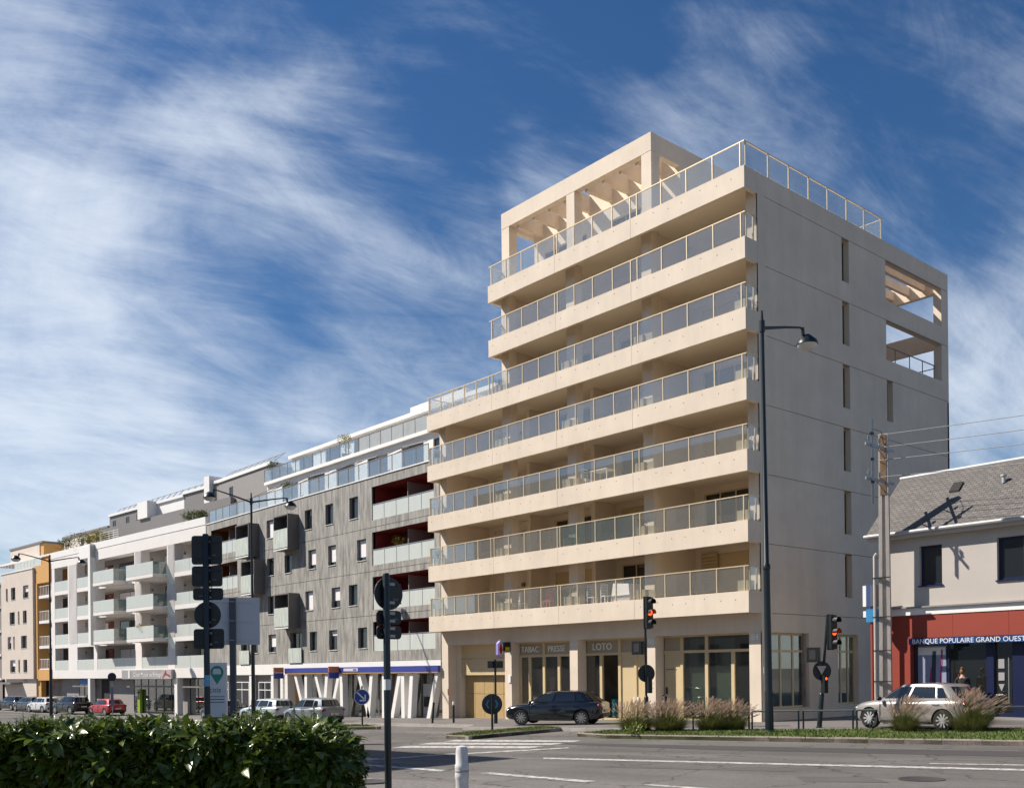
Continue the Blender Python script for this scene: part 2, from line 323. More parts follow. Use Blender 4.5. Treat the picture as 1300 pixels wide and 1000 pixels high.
# ================================================================== GROUND
def strip(name, poly, dz, mat, parent=None, kind=None):
    b = MB(); b.face([(x, y, gz(x) + dz) for x, y in poly]); o = b.build(name, mat, parent, fix=False)
    for p in o.data.polygons:
        if p.normal.z < 0: p.flip()
    return o
def ground():
    xs = [-1500, -400, -58, 45, 400, 1500]; b = MB()
    for x0, x1 in zip(xs, xs[1:]):
        ys = [-1500, -200, -60, 40, 300, 1500]
        for y0, y1 in zip(ys, ys[1:]): b.face([(x0, y0, gz(x0) + RD), (x1, y0, gz(x1) + RD), (x1, y1, gz(x1) + RD), (x0, y1, gz(x0) + RD)])
    return struct(b.build('road', asph, fix=False))
ROAD = ground()
def onroad(name, pix, mat, lift=.004):
    return strip(name, [gpx(x, y, RD)[:2] for x, y in pix], RD + lift, mat, ROAD)
# pavement in front of the buildings
def pavement(name, poly):
    b = MB(); b.prism(poly, lambda x, y: gz(x) + RD - .2, lambda x, y: gz(x)); return struct(b.build(name, pave))
PV = [pavement('pavement', [(-58, -5.0), (-11.2, -5.0), (-10.3, -6.3), (-3.4, -5.6), (-1.2, -5.2), (14, -3.4), (45, 0), (45, 60), (-58, 60)]),
      pavement('pavement', [(-58, -5.0), (-58, 60), (-300, 60), (-300, -26)])]
def kerb_line(parent, pts, w, z0, z1, mat=kerbm, seg=1.0):
    """separate kerb stones along a polyline; z given against pavement level"""
    protos = {}
    for (ax, ay), (bx, by) in zip(pts, pts[1:]):
        Ln = math.hypot(bx - ax, by - ay); n = max(1, round(Ln / seg)); tx, ty = (bx - ax) / Ln, (by - ay) / Ln; nx, ny = -ty, tx
        for i in range(n):
            a = i * Ln / n + .006; c = (i + 1) * Ln / n - .006; e = random.uniform(-.008, .008); b = MB()
            q = [(ax + tx * t + nx * s, ay + ty * t + ny * s) for t, s in ((a, 0), (c, 0), (c, w), (a, w))]
            b.hexa([(x, y, gz(x) + z0) for x, y in q] + [(x, y, gz(x) + z1 + e) for x, y in q]); b.build('kerb_stone', mat, parent)
kerb_line(PV[0], [(-58, -5.14), (-11.1, -5.14)], .14, RD - .1, .012, pm('pale_kerb', (.36, .33, .30), .85, .15, 3, .2), 2.0)
kerb_line(PV[0], [(-11.1, -5.14), (-10.2, -6.44), (-3.4, -5.74), (-1.2, -5.34), (14, -3.54)], .14, RD - .1, .012, MATS['pale_kerb'], 1.5)
def blades(name, poly, dz, n, h, parent, mat=grassm, lean=.4):
    P = np.array(poly); lo, hi = P.min(0), P.max(0); pts = []
    def inside(x, y):
        c = False; j = len(poly) - 1
        for i in range(len(poly)):
            if (poly[i][1] > y) != (poly[j][1] > y) and x < (poly[j][0] - poly[i][0]) * (y - poly[i][1]) / (poly[j][1] - poly[i][1]) + poly[i][0]: c = not c
            j = i
        return c
    V = []; Fc = []
    while len(pts) < n:
        x, y = rng.uniform(lo[0], hi[0]), rng.uniform(lo[1], hi[1])
        if not inside(x, y): continue
        pts.append(1); a = rng.uniform(0, 6.28); hh = h * rng.uniform(.4, 1.3); w = .012 + .012 * rng.random(); l = lean * hh * rng.uniform(.2, 1.2); b = rng.uniform(0, 6.28)
        z = gz(x) + dz; i = len(V)
        V += [(x - w * math.cos(a), y - w * math.sin(a), z), (x + w * math.cos(a), y + w * math.sin(a), z), (x + l * math.cos(b), y + l * math.sin(b), z + hh)]
        Fc.append((i, i + 1, i + 2))
    me = bpy.data.meshes.new(name); me.from_pydata(V, [], Fc); me.materials.append(mat); o = link(name, me, parent); o['kind'] = 'stuff'; return o
# grass verge on the right with granite kerb
v_front = [gpx(733, 934.5, RD)[:2], gpx(770, 937, RD)[:2], gpx(1300, 946.5, RD)[:2]]
dx, dy = v_front[2][0] - v_front[1][0], v_front[2][1] - v_front[1][1]
v_front.append((v_front[2][0] + dx * .8, v_front[2][1] + dy * .8))
v_back = [gpx(775, 926.5, 0)[:2], gpx(960, 926, 0)[:2], gpx(1260, 924.5, 0)[:2]]
dx, dy = v_back[2][0] - v_back[1][0], v_back[2][1] - v_back[1][1]; v_back.append((v_back[2][0] + dx * 1.2, v_back[2][1] + dy * 1.2))
vpoly = v_front + v_back[::-1]
VERGE = struct(MB().prism(vpoly, lambda x, y: gz(x) + RD - .1, lambda x, y: gz(x) - .01).build('verge', soil))
kerb_line(VERGE, v_front, .16, RD - .1, .02, kerbm, 1.0); kerb_line(VERGE, v_back[::-1], .14, RD - .1, .012, kerbm, 1.0)
kerb_line(VERGE, [v_back[0], v_front[0]], .15, RD - .1, .015, kerbm, .8)
blades('grass', vpoly, -.01, 60000, .065, VERGE)
def island(name, fr, bk, n, seg=.8):
    poly = fr + bk[::-1]
    o = struct(MB().prism(poly, lambda x, y: gz(x) + RD - .1, lambda x, y: gz(x) - .01).build(name, soil))
    kerb_line(o, fr + [bk[-1]], .15, RD - .1, .015, kerbm, seg); kerb_line(o, bk[::-1] + [fr[0]], .15, RD - .1, .012, kerbm, seg)
    blades('grass', poly, -.01, n, .07, o); return o
isB = island('traffic_island', [gpx(566, 937, RD)[:2], gpx(595, 938.6, RD)[:2], gpx(713, 927.5, RD)[:2]], [gpx(588, 929.5, 0)[:2], gpx(690, 921.5, 0)[:2]], 8000)
tipA = gpx(482, 925.3, RD)[:2]; isA = island('traffic_island', [(-60, -11.8), (tipA[0] - 1.4, tipA[1] - .7), tipA], [(-60, -8.6), gpx(474, 919.5, 0)[:2]], 16000, 1.6)
# darker repaved strip and road paint
onroad('asphalt_patch', [(660, 941.5), (1302, 953.5), (1420, 956), (1420, 963), (1302, 960.5), (905, 951.5), (740, 945.5)], asph2, .004)
for i, q in enumerate([((579, 938.6), (738, 939.6), (727, 941.6), (563, 940.9)), ((549, 942.3), (717, 943.2), (699, 945.4), (531, 944.6)), ((516, 946.4), (690, 947.0), (672, 949.6), (497, 949.0))]):
    onroad('crosswalk_stripe', q, paint, .008)
for q in [((690, 961.4), (1300, 976), (1500, 981.5), (1500, 983.5), (1300, 978.3), (690, 963.0)), ((608, 981.3), (622, 980.3), (757, 991.2), (742, 992.9)), ((812, 995.7), (826, 995.4), (985, 1006), (975, 1009)), ((1180, 968.5), (1500, 973.8), (1500, 975), (1180, 969.4)),
          ((424, 966.5), (577, 956.0), (581, 956.8), (427, 967.8)), ((440, 959.7), (494, 963.2), (490, 964.5), (437, 961)), ((455, 969.3), (566, 977.2), (560, 979), (452, 971)), ((566, 957), (720, 948.5), (724, 949.3), (570, 958.2))]:
    onroad('lane_marking', q, paint, .008)
asph3 = pm('patched_asphalt', (.098, .091, .085), .9, .12, 1.2, .25, bscale=60, det=8)
onroad('asphalt_patch', [(1010, 985), (1105, 986), (1130, 993), (1020, 992)], asph3, .004); onroad('asphalt_patch', [(470, 929), (548, 930.5), (540, 935), (452, 933)], asph3, .004); onroad('asphalt_patch', [(770, 972.5), (1010, 978.2), (1008, 979.2), (768, 973.3)], asph3, .004)
mh2 = gpx(1170, 989, RD); M2 = tag(MB().lathe([(0, 0), (.38, 0), (.38, .012), (.33, .016), (.32, .01), (0, .01)], 24).build('manhole_cover', pm('cast_iron_road', (.055, .05, .047), .6, .2, 20, .4), smooth=True), 'round cast iron manhole cover in the open carriageway', 'manhole cover'); M2.location = (mh2[0], mh2[1], mh2[2] + .004)
# cobbled gutter and kerb at the near side of the road
cob = pm('cobble_setts', (.17, .155, .145), .85, .35, 9, .8, bscale=12, det=3)
near = [gpx(430, 984.5, RD), gpx(560, 992, RD), gpx(660, 1000, RD), gpx(760, 1010, RD), gpx(760, 1060, RD), gpx(300, 1010, RD), gpx(330, 985, RD)]
strip('cobble_gutter', [p[:2] for p in near], RD + .006, cob, ROAD)
mh = gpx(471, 993.5, RD)
MAN = tag(MB().lathe([(.0, .0), (.36, .0), (.36, .03), (.31, .035), (.30, .028), (0, .028)], 24).build('manhole_cover', pm('cast_iron', (.06, .055, .05), .6, .2, 20, .4), smooth=True), 'round cast iron manhole cover set in the cobbled strip', 'manhole cover')
MAN.location = (mh[0], mh[1], mh[2] + .008)

# ================================================================== MAIN APARTMENT BUILDING
ZK = [5.38 + 2.8 * k for k in range(7)]
LX = [-21.43] * 5 + [-15.95] * 2
def main_building():
    A = thing('apartment_building', 'tall cream concrete apartment building with long glass railed balconies and shops below', 'building')
    JX = [-15.74, -10.91, -6.04]
    POST = [[-21.3, -20.2, -19.11, -18.1, -17.06, -15.99], [-15.72, -14.58, -13.38, -12.19, -10.99], [-10.8, -9.66, -8.45, -7.2, -6.1], [-5.71, -4.32, -2.95, -1.59, -.23]]
    pc = {}
    def post(x, y, z, par):
        if 'p' not in pc: pc['p'] = MB().box(-.022, .022, -.03, .03, 0, .98).mesh('railing_post', railm)
        o = link('railing_post', pc['p'], par); o.location = (x, y, z); return o
    def pane(a, b, z, par, y=None, x=None, m=glass):
        q = MB()
        if y is not None: q.box(a + .03, b - .03, y - .006, y + .006, z + .05, z + .95)
        else: q.box(x - .006, x + .006, a + .03, b - .03, z + .05, z + .95)
        q.build('glass_pane', m, par)
    hole = {}
    for k in range(7):
        Z = ZK[k]; L0 = LX[k]; base = Z - .86
        s = MB(); s.box(L0 + .16, -.16, .16, 3.9, Z - .36, Z - .06); S = s.build('balcony', soffit, A)
        xs = [L0] + [j for j in JX if j > L0 + 1] + [0]
        for a, b in zip(xs, xs[1:]):
            e0 = .0 if a == L0 else .008; e1 = 0 if b == 0 else .008
            p = MB(); p.box(a + e0, b - e1, 0, .16, base, Z)
            x = a + .35; j = 0
            while x < b - .25:          # formwork tie holes
                zz = Z - .34 + (.13 if j % 3 == 1 else 0); p.lathe([(.0, -.0015), (.026, -.0015), (.026, .002)], 8, (x, 0, zz), 'y', 1); j += 1; x += (.72, .98, .83)[j % 3]
            p.build('fascia_panel', [cream, joint], S)
        MB().box(-.16, 0, .16, .842, base, Z).build('fascia_panel', cream, S)
        MB().box(L0, L0 + .16, .16, 3.9 if k in (4,) else 1.6, base, Z).build('fascia_panel', cream, S)
        posts = [x for g in POST for x in g if x > L0]
        for x in posts: post(x, .07, Z, S)
        for g in POST:
            g = [x for x in g if x > L0 - .1]
            for a, b in zip(g, g[1:]): pane(a, b, Z, S, y=.07, m=glassd if k == 1 and -10.9 < a < -6.5 else glass)
        for ga, gb in zip(POST, POST[1:]):
            if ga[-1] > L0: pane(ga[-1], gb[0], Z, S, y=.07)
        pane(-.23, -.03, Z, S, y=.07)
        h = MB(); h.box(L0 + .02, -.02, .04, .10, Z + .975, Z + 1.015)
        ye = 10.75 if k == 6 else .84
        h.box(-.08, -.02, .10, ye, Z + .975, Z + 1.015)
        if k == 6: h.box(-2.2, -.02, 10.75, 10.81, Z + .975, Z + 1.015)
        yl = 6.0 if k == 4 else 1.7
        h.box(L0 + .02, L0 + .08, .10, yl, Z + .975, Z + 1.015); h.build('handrail', railm, S)
        sp = [.16, 1.69, 3.15, 4.62, 6.09, 7.64, 9.13, 10.65] if k == 6 else [.16, .62]
        for a in sp: post(-.05, a, Z, S)
        for a, b in zip(sp, sp[1:] + ([] if k == 6 else [.85])): pane(a, b, Z, S, x=-.05)
        if k == 6: post(-1.3, 10.78, Z, S); pane(-1.3, -.05, Z, S, y=10.78)
        ls = [.2, 1.0, 1.7] if k != 4 else [.2, 1.5, 3, 4.5, 6]
        for a in ls: post(L0 + .05, a, Z, S)
        for a, b in zip(ls, ls[1:]): pane(a, b, Z, S, x=L0 + .05)
    # columns, from the first deck up, and party walls behind them
    for k in range(6):
        z0, z1 = ZK[k] - .06, ZK[k + 1] - .36
        cols = [(-15.9, -15.3), (-11.03, -10.43), (-6.17, -5.6)]
        for a, b in cols: MB().box(a, b, .85, 1.35, z0, z1).build('column', cream, A)
        MB().box(-.56, -.003, .85, 1.35, z0, z1).build('column', cream, A)
        MB().box(-6.05, -5.75, 1.35, 3.9, z0, z1).build('party_wall', cream_in, A)
        if k < 4: MB().box(-11.0, -10.75, 2.4, 3.9, z0, z1).build('party_wall', cream_in, A); MB().box(-16.0, -15.75, 2.6, 3.9, z0, z1).build('party_wall', cream_in, A)
        L0 = LX[k] if k < 4 else -15.9
        wins = [(-20.3, -18.3), (-15.2, -12.4), (-10.4, -7.6), (-5.2, -2.6)]; wins = [w for w in wins if w[0] > L0]
        ops = [(a, b, z0, ZK[k] + 2.16) for a, b in wins]
        MB().wall(L0, -.1, z0, z1, ops, 3.9, .12).build('back_wall', cream_in, A)
        for i, (a, b) in enumerate(wins):
            w_ = window(A, a, b, z0, ZK[k] + 2.16, 3.96, gold, cols=3 if b - a > 2.3 else 2, fw=.07); bl = ((0, .45, 0, 1), (0, 0, .95, 0), (.3, 0, 0, .6), (0, 0, .4, 0), (.6, 0, 0, .95), (0, .3, 0, 0))[k][(i + 4 - len(wins)) % 4]
            if bl: MB().box(a + .07, b - .07, 3.945, 3.962, ZK[k] + 2.1 - 2.0 * bl, ZK[k] + 2.1).build('roller_shutter', gold, w_)
            elif (i + k) % 2 == 0: MB().box(a + .08, a + .75, 4.02, 4.035, z0 + .1, ZK[k] + 2.08).build('curtain', blind, w_)
        for x in (-18.1, -12.2, -7.3):
            if x > L0: v = MB(); v.lathe([(.0, 0), (.13, 0), (.13, .1), (.09, .13), (0, .13)], 12, (x + (.35 if x < -13 else .3), 3.77, ZK[k] + 1.72), 'y'); v.build('wall_lamp', ventm, A, smooth=True)
    # louvre in the first balcony recess
    lv = MB(); lv.box(-5.3, -4.4, 3.78, 3.82, 6.2, 7.6)
    lo = lv.build('louvre', gold, A)
    for i in range(9): MB().hexa([(-5.28, 3.70, 6.25 + i * .15), (-4.42, 3.70, 6.25 + i * .15), (-4.42, 3.78, 6.32 + i * .15), (-5.28, 3.78, 6.32 + i * .15), (-5.28, 3.70, 6.28 + i * .15), (-4.42, 3.70, 6.28 + i * .15), (-4.42, 3.78, 6.35 + i * .15), (-5.28, 3.78, 6.35 + i * .15)]).build('slat', gold, lo)
    # rear body: left wall, rear, roof decks
    b = MB(); b.box(-21.4, -15.95, 3.95, 16.9, 2, ZK[4] - .06); b.box(-15.9, -3.2, 4.1, 16.9, 2, ZK[6] - .06); b.box(-3.2, -.32, 4.1, 10.6, 2, ZK[6] - .06); b.box(-3.2, -.32, 10.6, 16.8, 2, ZK[4] - .75)
    b.build('rear_walls', cream_in, A)
    MB().box(-21.4, -20.82, .85, 3.95, -.9, ZK[4] - .365).build('end_wall', cream, A)
    MB().box(-15.93, -15.6, 1.3, 4.1, ZK[4] - .06, ZK[6] - .36).build('end_wall', cream, A)
    # side wall: storey panels with recessed joints and slot windows
    slot = [(7.13, 7.72)] ; levels = [(0.0, ZK[0] - .86)] + [(ZK[k] - .86, ZK[k + 1] - .86) for k in range(6)] + [(ZK[6] - .86, ZK[6])]
    for i, (z0, z1) in enumerate(levels):
        ops = []; shops = []
        if 1 <= i <= 6: ops = [(7.13, 7.72, z1 - 1.93, z1 - .015)]
        if i == 4: ops.append((10.97, 11.52, z1 - 1.93, z1 - .015))
        if i == 0: ops = shops = [(1.52, 4.22, .64, 3.75), (6.47, 8.17, .66, 3.74)]
        big = []
        if i in (5, 6): big = [(10.93, 16.44, z1 - 1.92 + (.05 if i == 5 else .0), z1 - .02)]
        w = MB(TS); y0 = .85
        w.wall(y0, 17.16, z0 + .012, z1 - (.012 if i < 7 else 0), ops + big, 0, .3, .05)
        if i == 7: w.face([(y0, 0, z1), (17.16, 0, z1), (17.16, .35, z1), (y0, .35, z1)])
        P = w.build('wall_panel', cream, A)
        if i < 7: MB(TS).box(y0 + .02, 17.14, .03, .06, z1 - .02, z1 + .02).build('joint', joint, P)
        for a, bb, c, d in ops:
            if i == 0: window(P, a, bb, c, d, .2, gold, TS, cols=3, rows=(3.0,), gm=shopg, fw=.09)
            else: window(P, a + .002, bb - .002, c + .002, d - .002, .22, gold, TS, fw=.05)
    MB(TS).box(17.0, 17.16, .0, 21.2, 0, ZK[4] - .9).build('rear_wall', cream, A)
    # open corner terrace at the rear: rear frame, roof beams, rail
    zA, zB, zC = ZK[4] - .86, ZK[5] - .86, ZK[6] - .86
    MB().box(-3.6, -.3, 16.86, 17.16, zC, ZK[6]).build('terrace_beam', cream, A); MB().box(-3.6, -.3, 16.86, 17.16, zB, zB + .9).build('terrace_beam', cream, A); MB().box(-3.6, -.3, 16.86, 17.16, zA - .2, zA + .86).build('terrace_beam', cream, A)
    MB().box(-.42, -.31, 16.46, 17.13, zA, zC).build('terrace_post', cream, A)
    for x in (-1.1, -1.95, -2.8): MB().box(x - .09, x + .09, 10.62, 16.86, zC + .25, zC + .72).build('roof_beam', cream, A)
    tr = MB(); tr.box(-.36, -.32, 11, 16.4, zA + 1.75, zA + 1.79); tr.box(-3.1, -.36, 16.8, 16.84, zA + 1.75, zA + 1.79)
    for y in (11.1, 12.4, 13.8, 15.1, 16.3): tr.box(-.355, -.325, y - .02, y + .02, zA + .8, zA + 1.75)
    tr.build('terrace_rail', ventm, A)
    # roof terrace: penthouse and pergola
    z0 = ZK[6] - .06; x0, x1 = -15.82, -5.54
    for a, bb in ((-15.82, -15.22), (-10.95, -10.4), (-6.12, -5.545)): MB().box(a, bb, .86, 1.4, z0, 25.3).build('pergola_post', cream, A)
    MB().box(x0, x1, .85, 1.2, 25.31, 26.12).build('pergola_beam', cream, A)
    MB(lambda u, v, w: (x1 - v, u, w)).wall(1.2, 8, z0, 26.118, [(1.43, 2.85, z0 + 1, 25.25)], .003, .3).build('penthouse_wall', cream, A)
    MB().box(x0, x0 + .3, 3.3, 8, z0, 26.12).build('penthouse_wall', cream, A)
    MB().box(x0, x0 + .3, 1.2, 3.3, 25.31, 26.12).build('pergola_beam', cream, A)
    MB().wall(x0 + .3, x1 - .3, z0, 26.1, [(-14.8, -11.6, z0, z0 + 2.2), (-10, -7, z0, z0 + 2.2)], 2.9, .12).build('penthouse_wall', cream_in, A)
    window(A, -14.8, -11.6, z0, z0 + 2.2, 2.96, gold, cols=3); window(A, -10, -7, z0, z0 + 2.2, 2.96, gold, cols=3)
    MB().box(x0 + .3, x1 - .3, 2.95, 8, 25.9, 26.1).build('penthouse_roof', cream_in, A); MB().box(x0, x1, 8, 8.3, z0, 26.12).build('penthouse_wall', cream, A)
    for x in [-14.9, -13.7, -12.5, -11.4, -9.9, -8.8, -7.7, -6.7]: MB().box(x - .09, x + .09, 1.2, 2.9, 25.2, 26.02).build('pergola_joist', cream, A)
    # ---------------- ground floor
    for a, bb in ((-15.91, -15.38), (-11.04, -10.5), (-6.07, -5.6), (-.61, -.003)): MB().box(a, bb, .85, 1.45, -.9, 3.77).build('column', cream, A)
    MB().box(-20.82, -.003, .852, 1.6, 3.772, ZK[0] - .37).build('lintel_beam', cream, A)
    MB().box(-20.9, -.1, 4.0, 4.1, -.9, 4.4).build('shop_back_wall', dimroom, A); MB().box(-20.9, -.4, 1.5, 4.0, -.9, gz(-20)).build('shop_floor', dimroom, A)
    MB().box(-20.81, -20.5, 1.45, 4, -.9, 3.77).build('garage_jamb', cream_in, A); MB().box(-15.95, -15.5, 1.45, 4, -.9, 3.77).build('party_wall', cream_in, A); MB().box(-5.95, -5.7, 1.45, 4, -.9, 3.77).build('party_wall', cream_in, A)
    # garage
    G = MB().box(-20.5, -15.92, 1.58, 1.66, 2.98, 3.77).build('garage_door', gold, A)
    for i in range(8): MB().box(-20.5, -15.92, 1.53, 1.578, 2.10 + i * .11, 2.205 + i * .11).build('slat', gold, G)
    for i in range(7): MB().box(-20.5, -15.92, 1.575, 1.6, 2.985 + i * .11, 3.09 + i * .11).build('slat', gold, G)
    xs = [-20.45, -19.62, -18.8, -17.98, -17.16, -16.45]
    for a, bb in zip(xs, xs[1:]):
        for c, d in ((-.5, 1.05), (1.07, 2.4)): MB().box(a + .012, bb - .012, 1.80, 1.85, c, d).build('wood_panel', pm('garage_panel', (.42, .29, .13), .6, .1, 2) if 'garage_panel' not in MATS else MATS['garage_panel'], A)
    MB().box(-20.88, -20.82, .835, .85, 1.0, 1.35).build('control_plate', redp, A)
    def xat(px, Y=1.42): v = ray(px, 830); return float(CAM[0] + v[0] * (Y - CAM[1]) / v[1])
    def shop(u0, u1, ups, lows, us, ls):
        zf = gz(u0); b = MB()
        b.box(u0, u1, 1.40, 1.50, 3.0, 3.12); b.box(u0, u1, 1.40, 1.5, 3.70, 3.77); b.box(u0, u1, 1.4, 1.5, -.9, zf + .12)
        for x in ups: b.box(x - .07, x + .07, 1.37, 1.5, 3.12, 3.7)
        for x in lows: b.box(x - .08, x + .08, 1.37, 1.5, zf, 3.0)
        o = b.build('shopfront', gold, A); xs = [u0, *ups, u1]
        for t, a, c in zip(us, xs, xs[1:]): MB().box(a + .05, c - .05, 1.44, 1.46, 3.12, 3.70).build('sign_panel' if t == 's' else 'pane', MATS['sign_panel'] if t == 's' else shopg, o)
        xs = [u0, *lows, u1]
        for l, a, c in zip(ls, xs, xs[1:]):
            if l == 'g': MB().box(a + .05, c - .05, 1.44, 1.455, zf + .12, 3.0).build('pane', shopg, o)
            elif l in 'pd': D = MB().box(a + .05, c - .05, 1.43, 1.47, zf + .12, 3.0).build('door_panel', gold, o)
            if l == 'd': MB().box(a + .14, a + .2, 1.37, 1.43, 1.2, 1.5).build('handle', blackm, D); MB().box(a + .12, c - .35, 1.405, 1.43, 2.28, 2.31).build('door_closer', ventm, D)
        return o
    pm('sign_panel', (.36, .30, .21), .5, .04, 1); pale = pm('sign_letter', (.85, .85, .80), .4)
    s1 = shop(-15.38, -11.04, [xat(691)], [xat(661), xat(673), xat(691), xat(710)], 'ss', 'ggggg')
    s2 = shop(-10.5, -6.07, [xat(787)], [xat(763.5), xat(787), xat(807)], 'ss', 'gopp')
    s3 = shop(-5.6, -.61, [xat(866), xat(897.5)], [xat(866), xat(897.5), xat(931)], 'sgg', 'dggg')
    for t, x in (('TABAC', xat(662)), ('PRESSE', xat(695.5))): text(t, .42, pale, s1, (x, 1.42, 3.26), ext=.012, spacing=1.0)
    text('LOTO', .46, pale, s2, (xat(752), 1.42, 3.26), ext=.012, spacing=1.05)
    text('84', .36, pale, A, (-.5, .84, 3.45)); text('86', .36, pale, A, (-6.02, .84, 3.42)); text('86bis', .26, pale, A, (-11.02, .84, 3.48))
    MB().box(-7.4, -7.1, 1.38, 1.43, .75, 1.05).build('letter_box', white, s2)
    MB().box(-6.6, -6.15, 1.40, 1.425, 1.0, 2.3).build('notice', white, s2)
    MB().box(-15.6, -15.42, .80, .85, 1.7, 2.05).build('intercom', white, A)
    # things inside the shop windows: low counters and blinds
    MB().box(-15.2, -11.2, 2.0, 2.5, -.2, .95).build('counter', pm('counter_wood', (.3, .22, .12), .7) , A)
    for a, bb in ((-4.3, -3.2), (-2.9, -1.9)): MB().box(a, bb, 1.62, 1.64, .3, 3.6).build('curtain', pm('sage_curtain', (.40, .44, .37), .9, .1, 3, stretch=(8, 1, .2)) if 'sage_curtain' not in MATS else MATS['sage_curtain'], A)
    for i, (px_, w_, z_, h_, c_) in enumerate(((655, .5, .9, .8, (.5, .12, .1)), (680, .55, .35, .5, (.5, .45, .3)), (700, .6, .35, .5, (.42, .4, .3)), (716, .5, .35, .55, (.45, .4, .28)), (750, .7, .3, 1.1, (.05, .2, .3)), (700, .4, 1.5, .6, (.3, .1, .12)))):
        x_ = xat(px_, 1.5); MB().box(x_ - w_ / 2, x_ + w_ / 2, 1.53, 1.545, gz(x_) + z_, gz(x_) + z_ + h_).build('window_card', paintm(c_, .6), A)
    MB().box(xat(772) - .25, xat(772) + .25, 1.9, 1.95, gz(-9) + .1, gz(-9) + .95).build('teal_stand', paintm((.02, .18, .22), .6), A)
    MB(TS).box(1.6, 4.1, .42, .44, .64, 3.7).build('curtain', MATS['sage_curtain'], A)
    return A
MAIN = main_building()
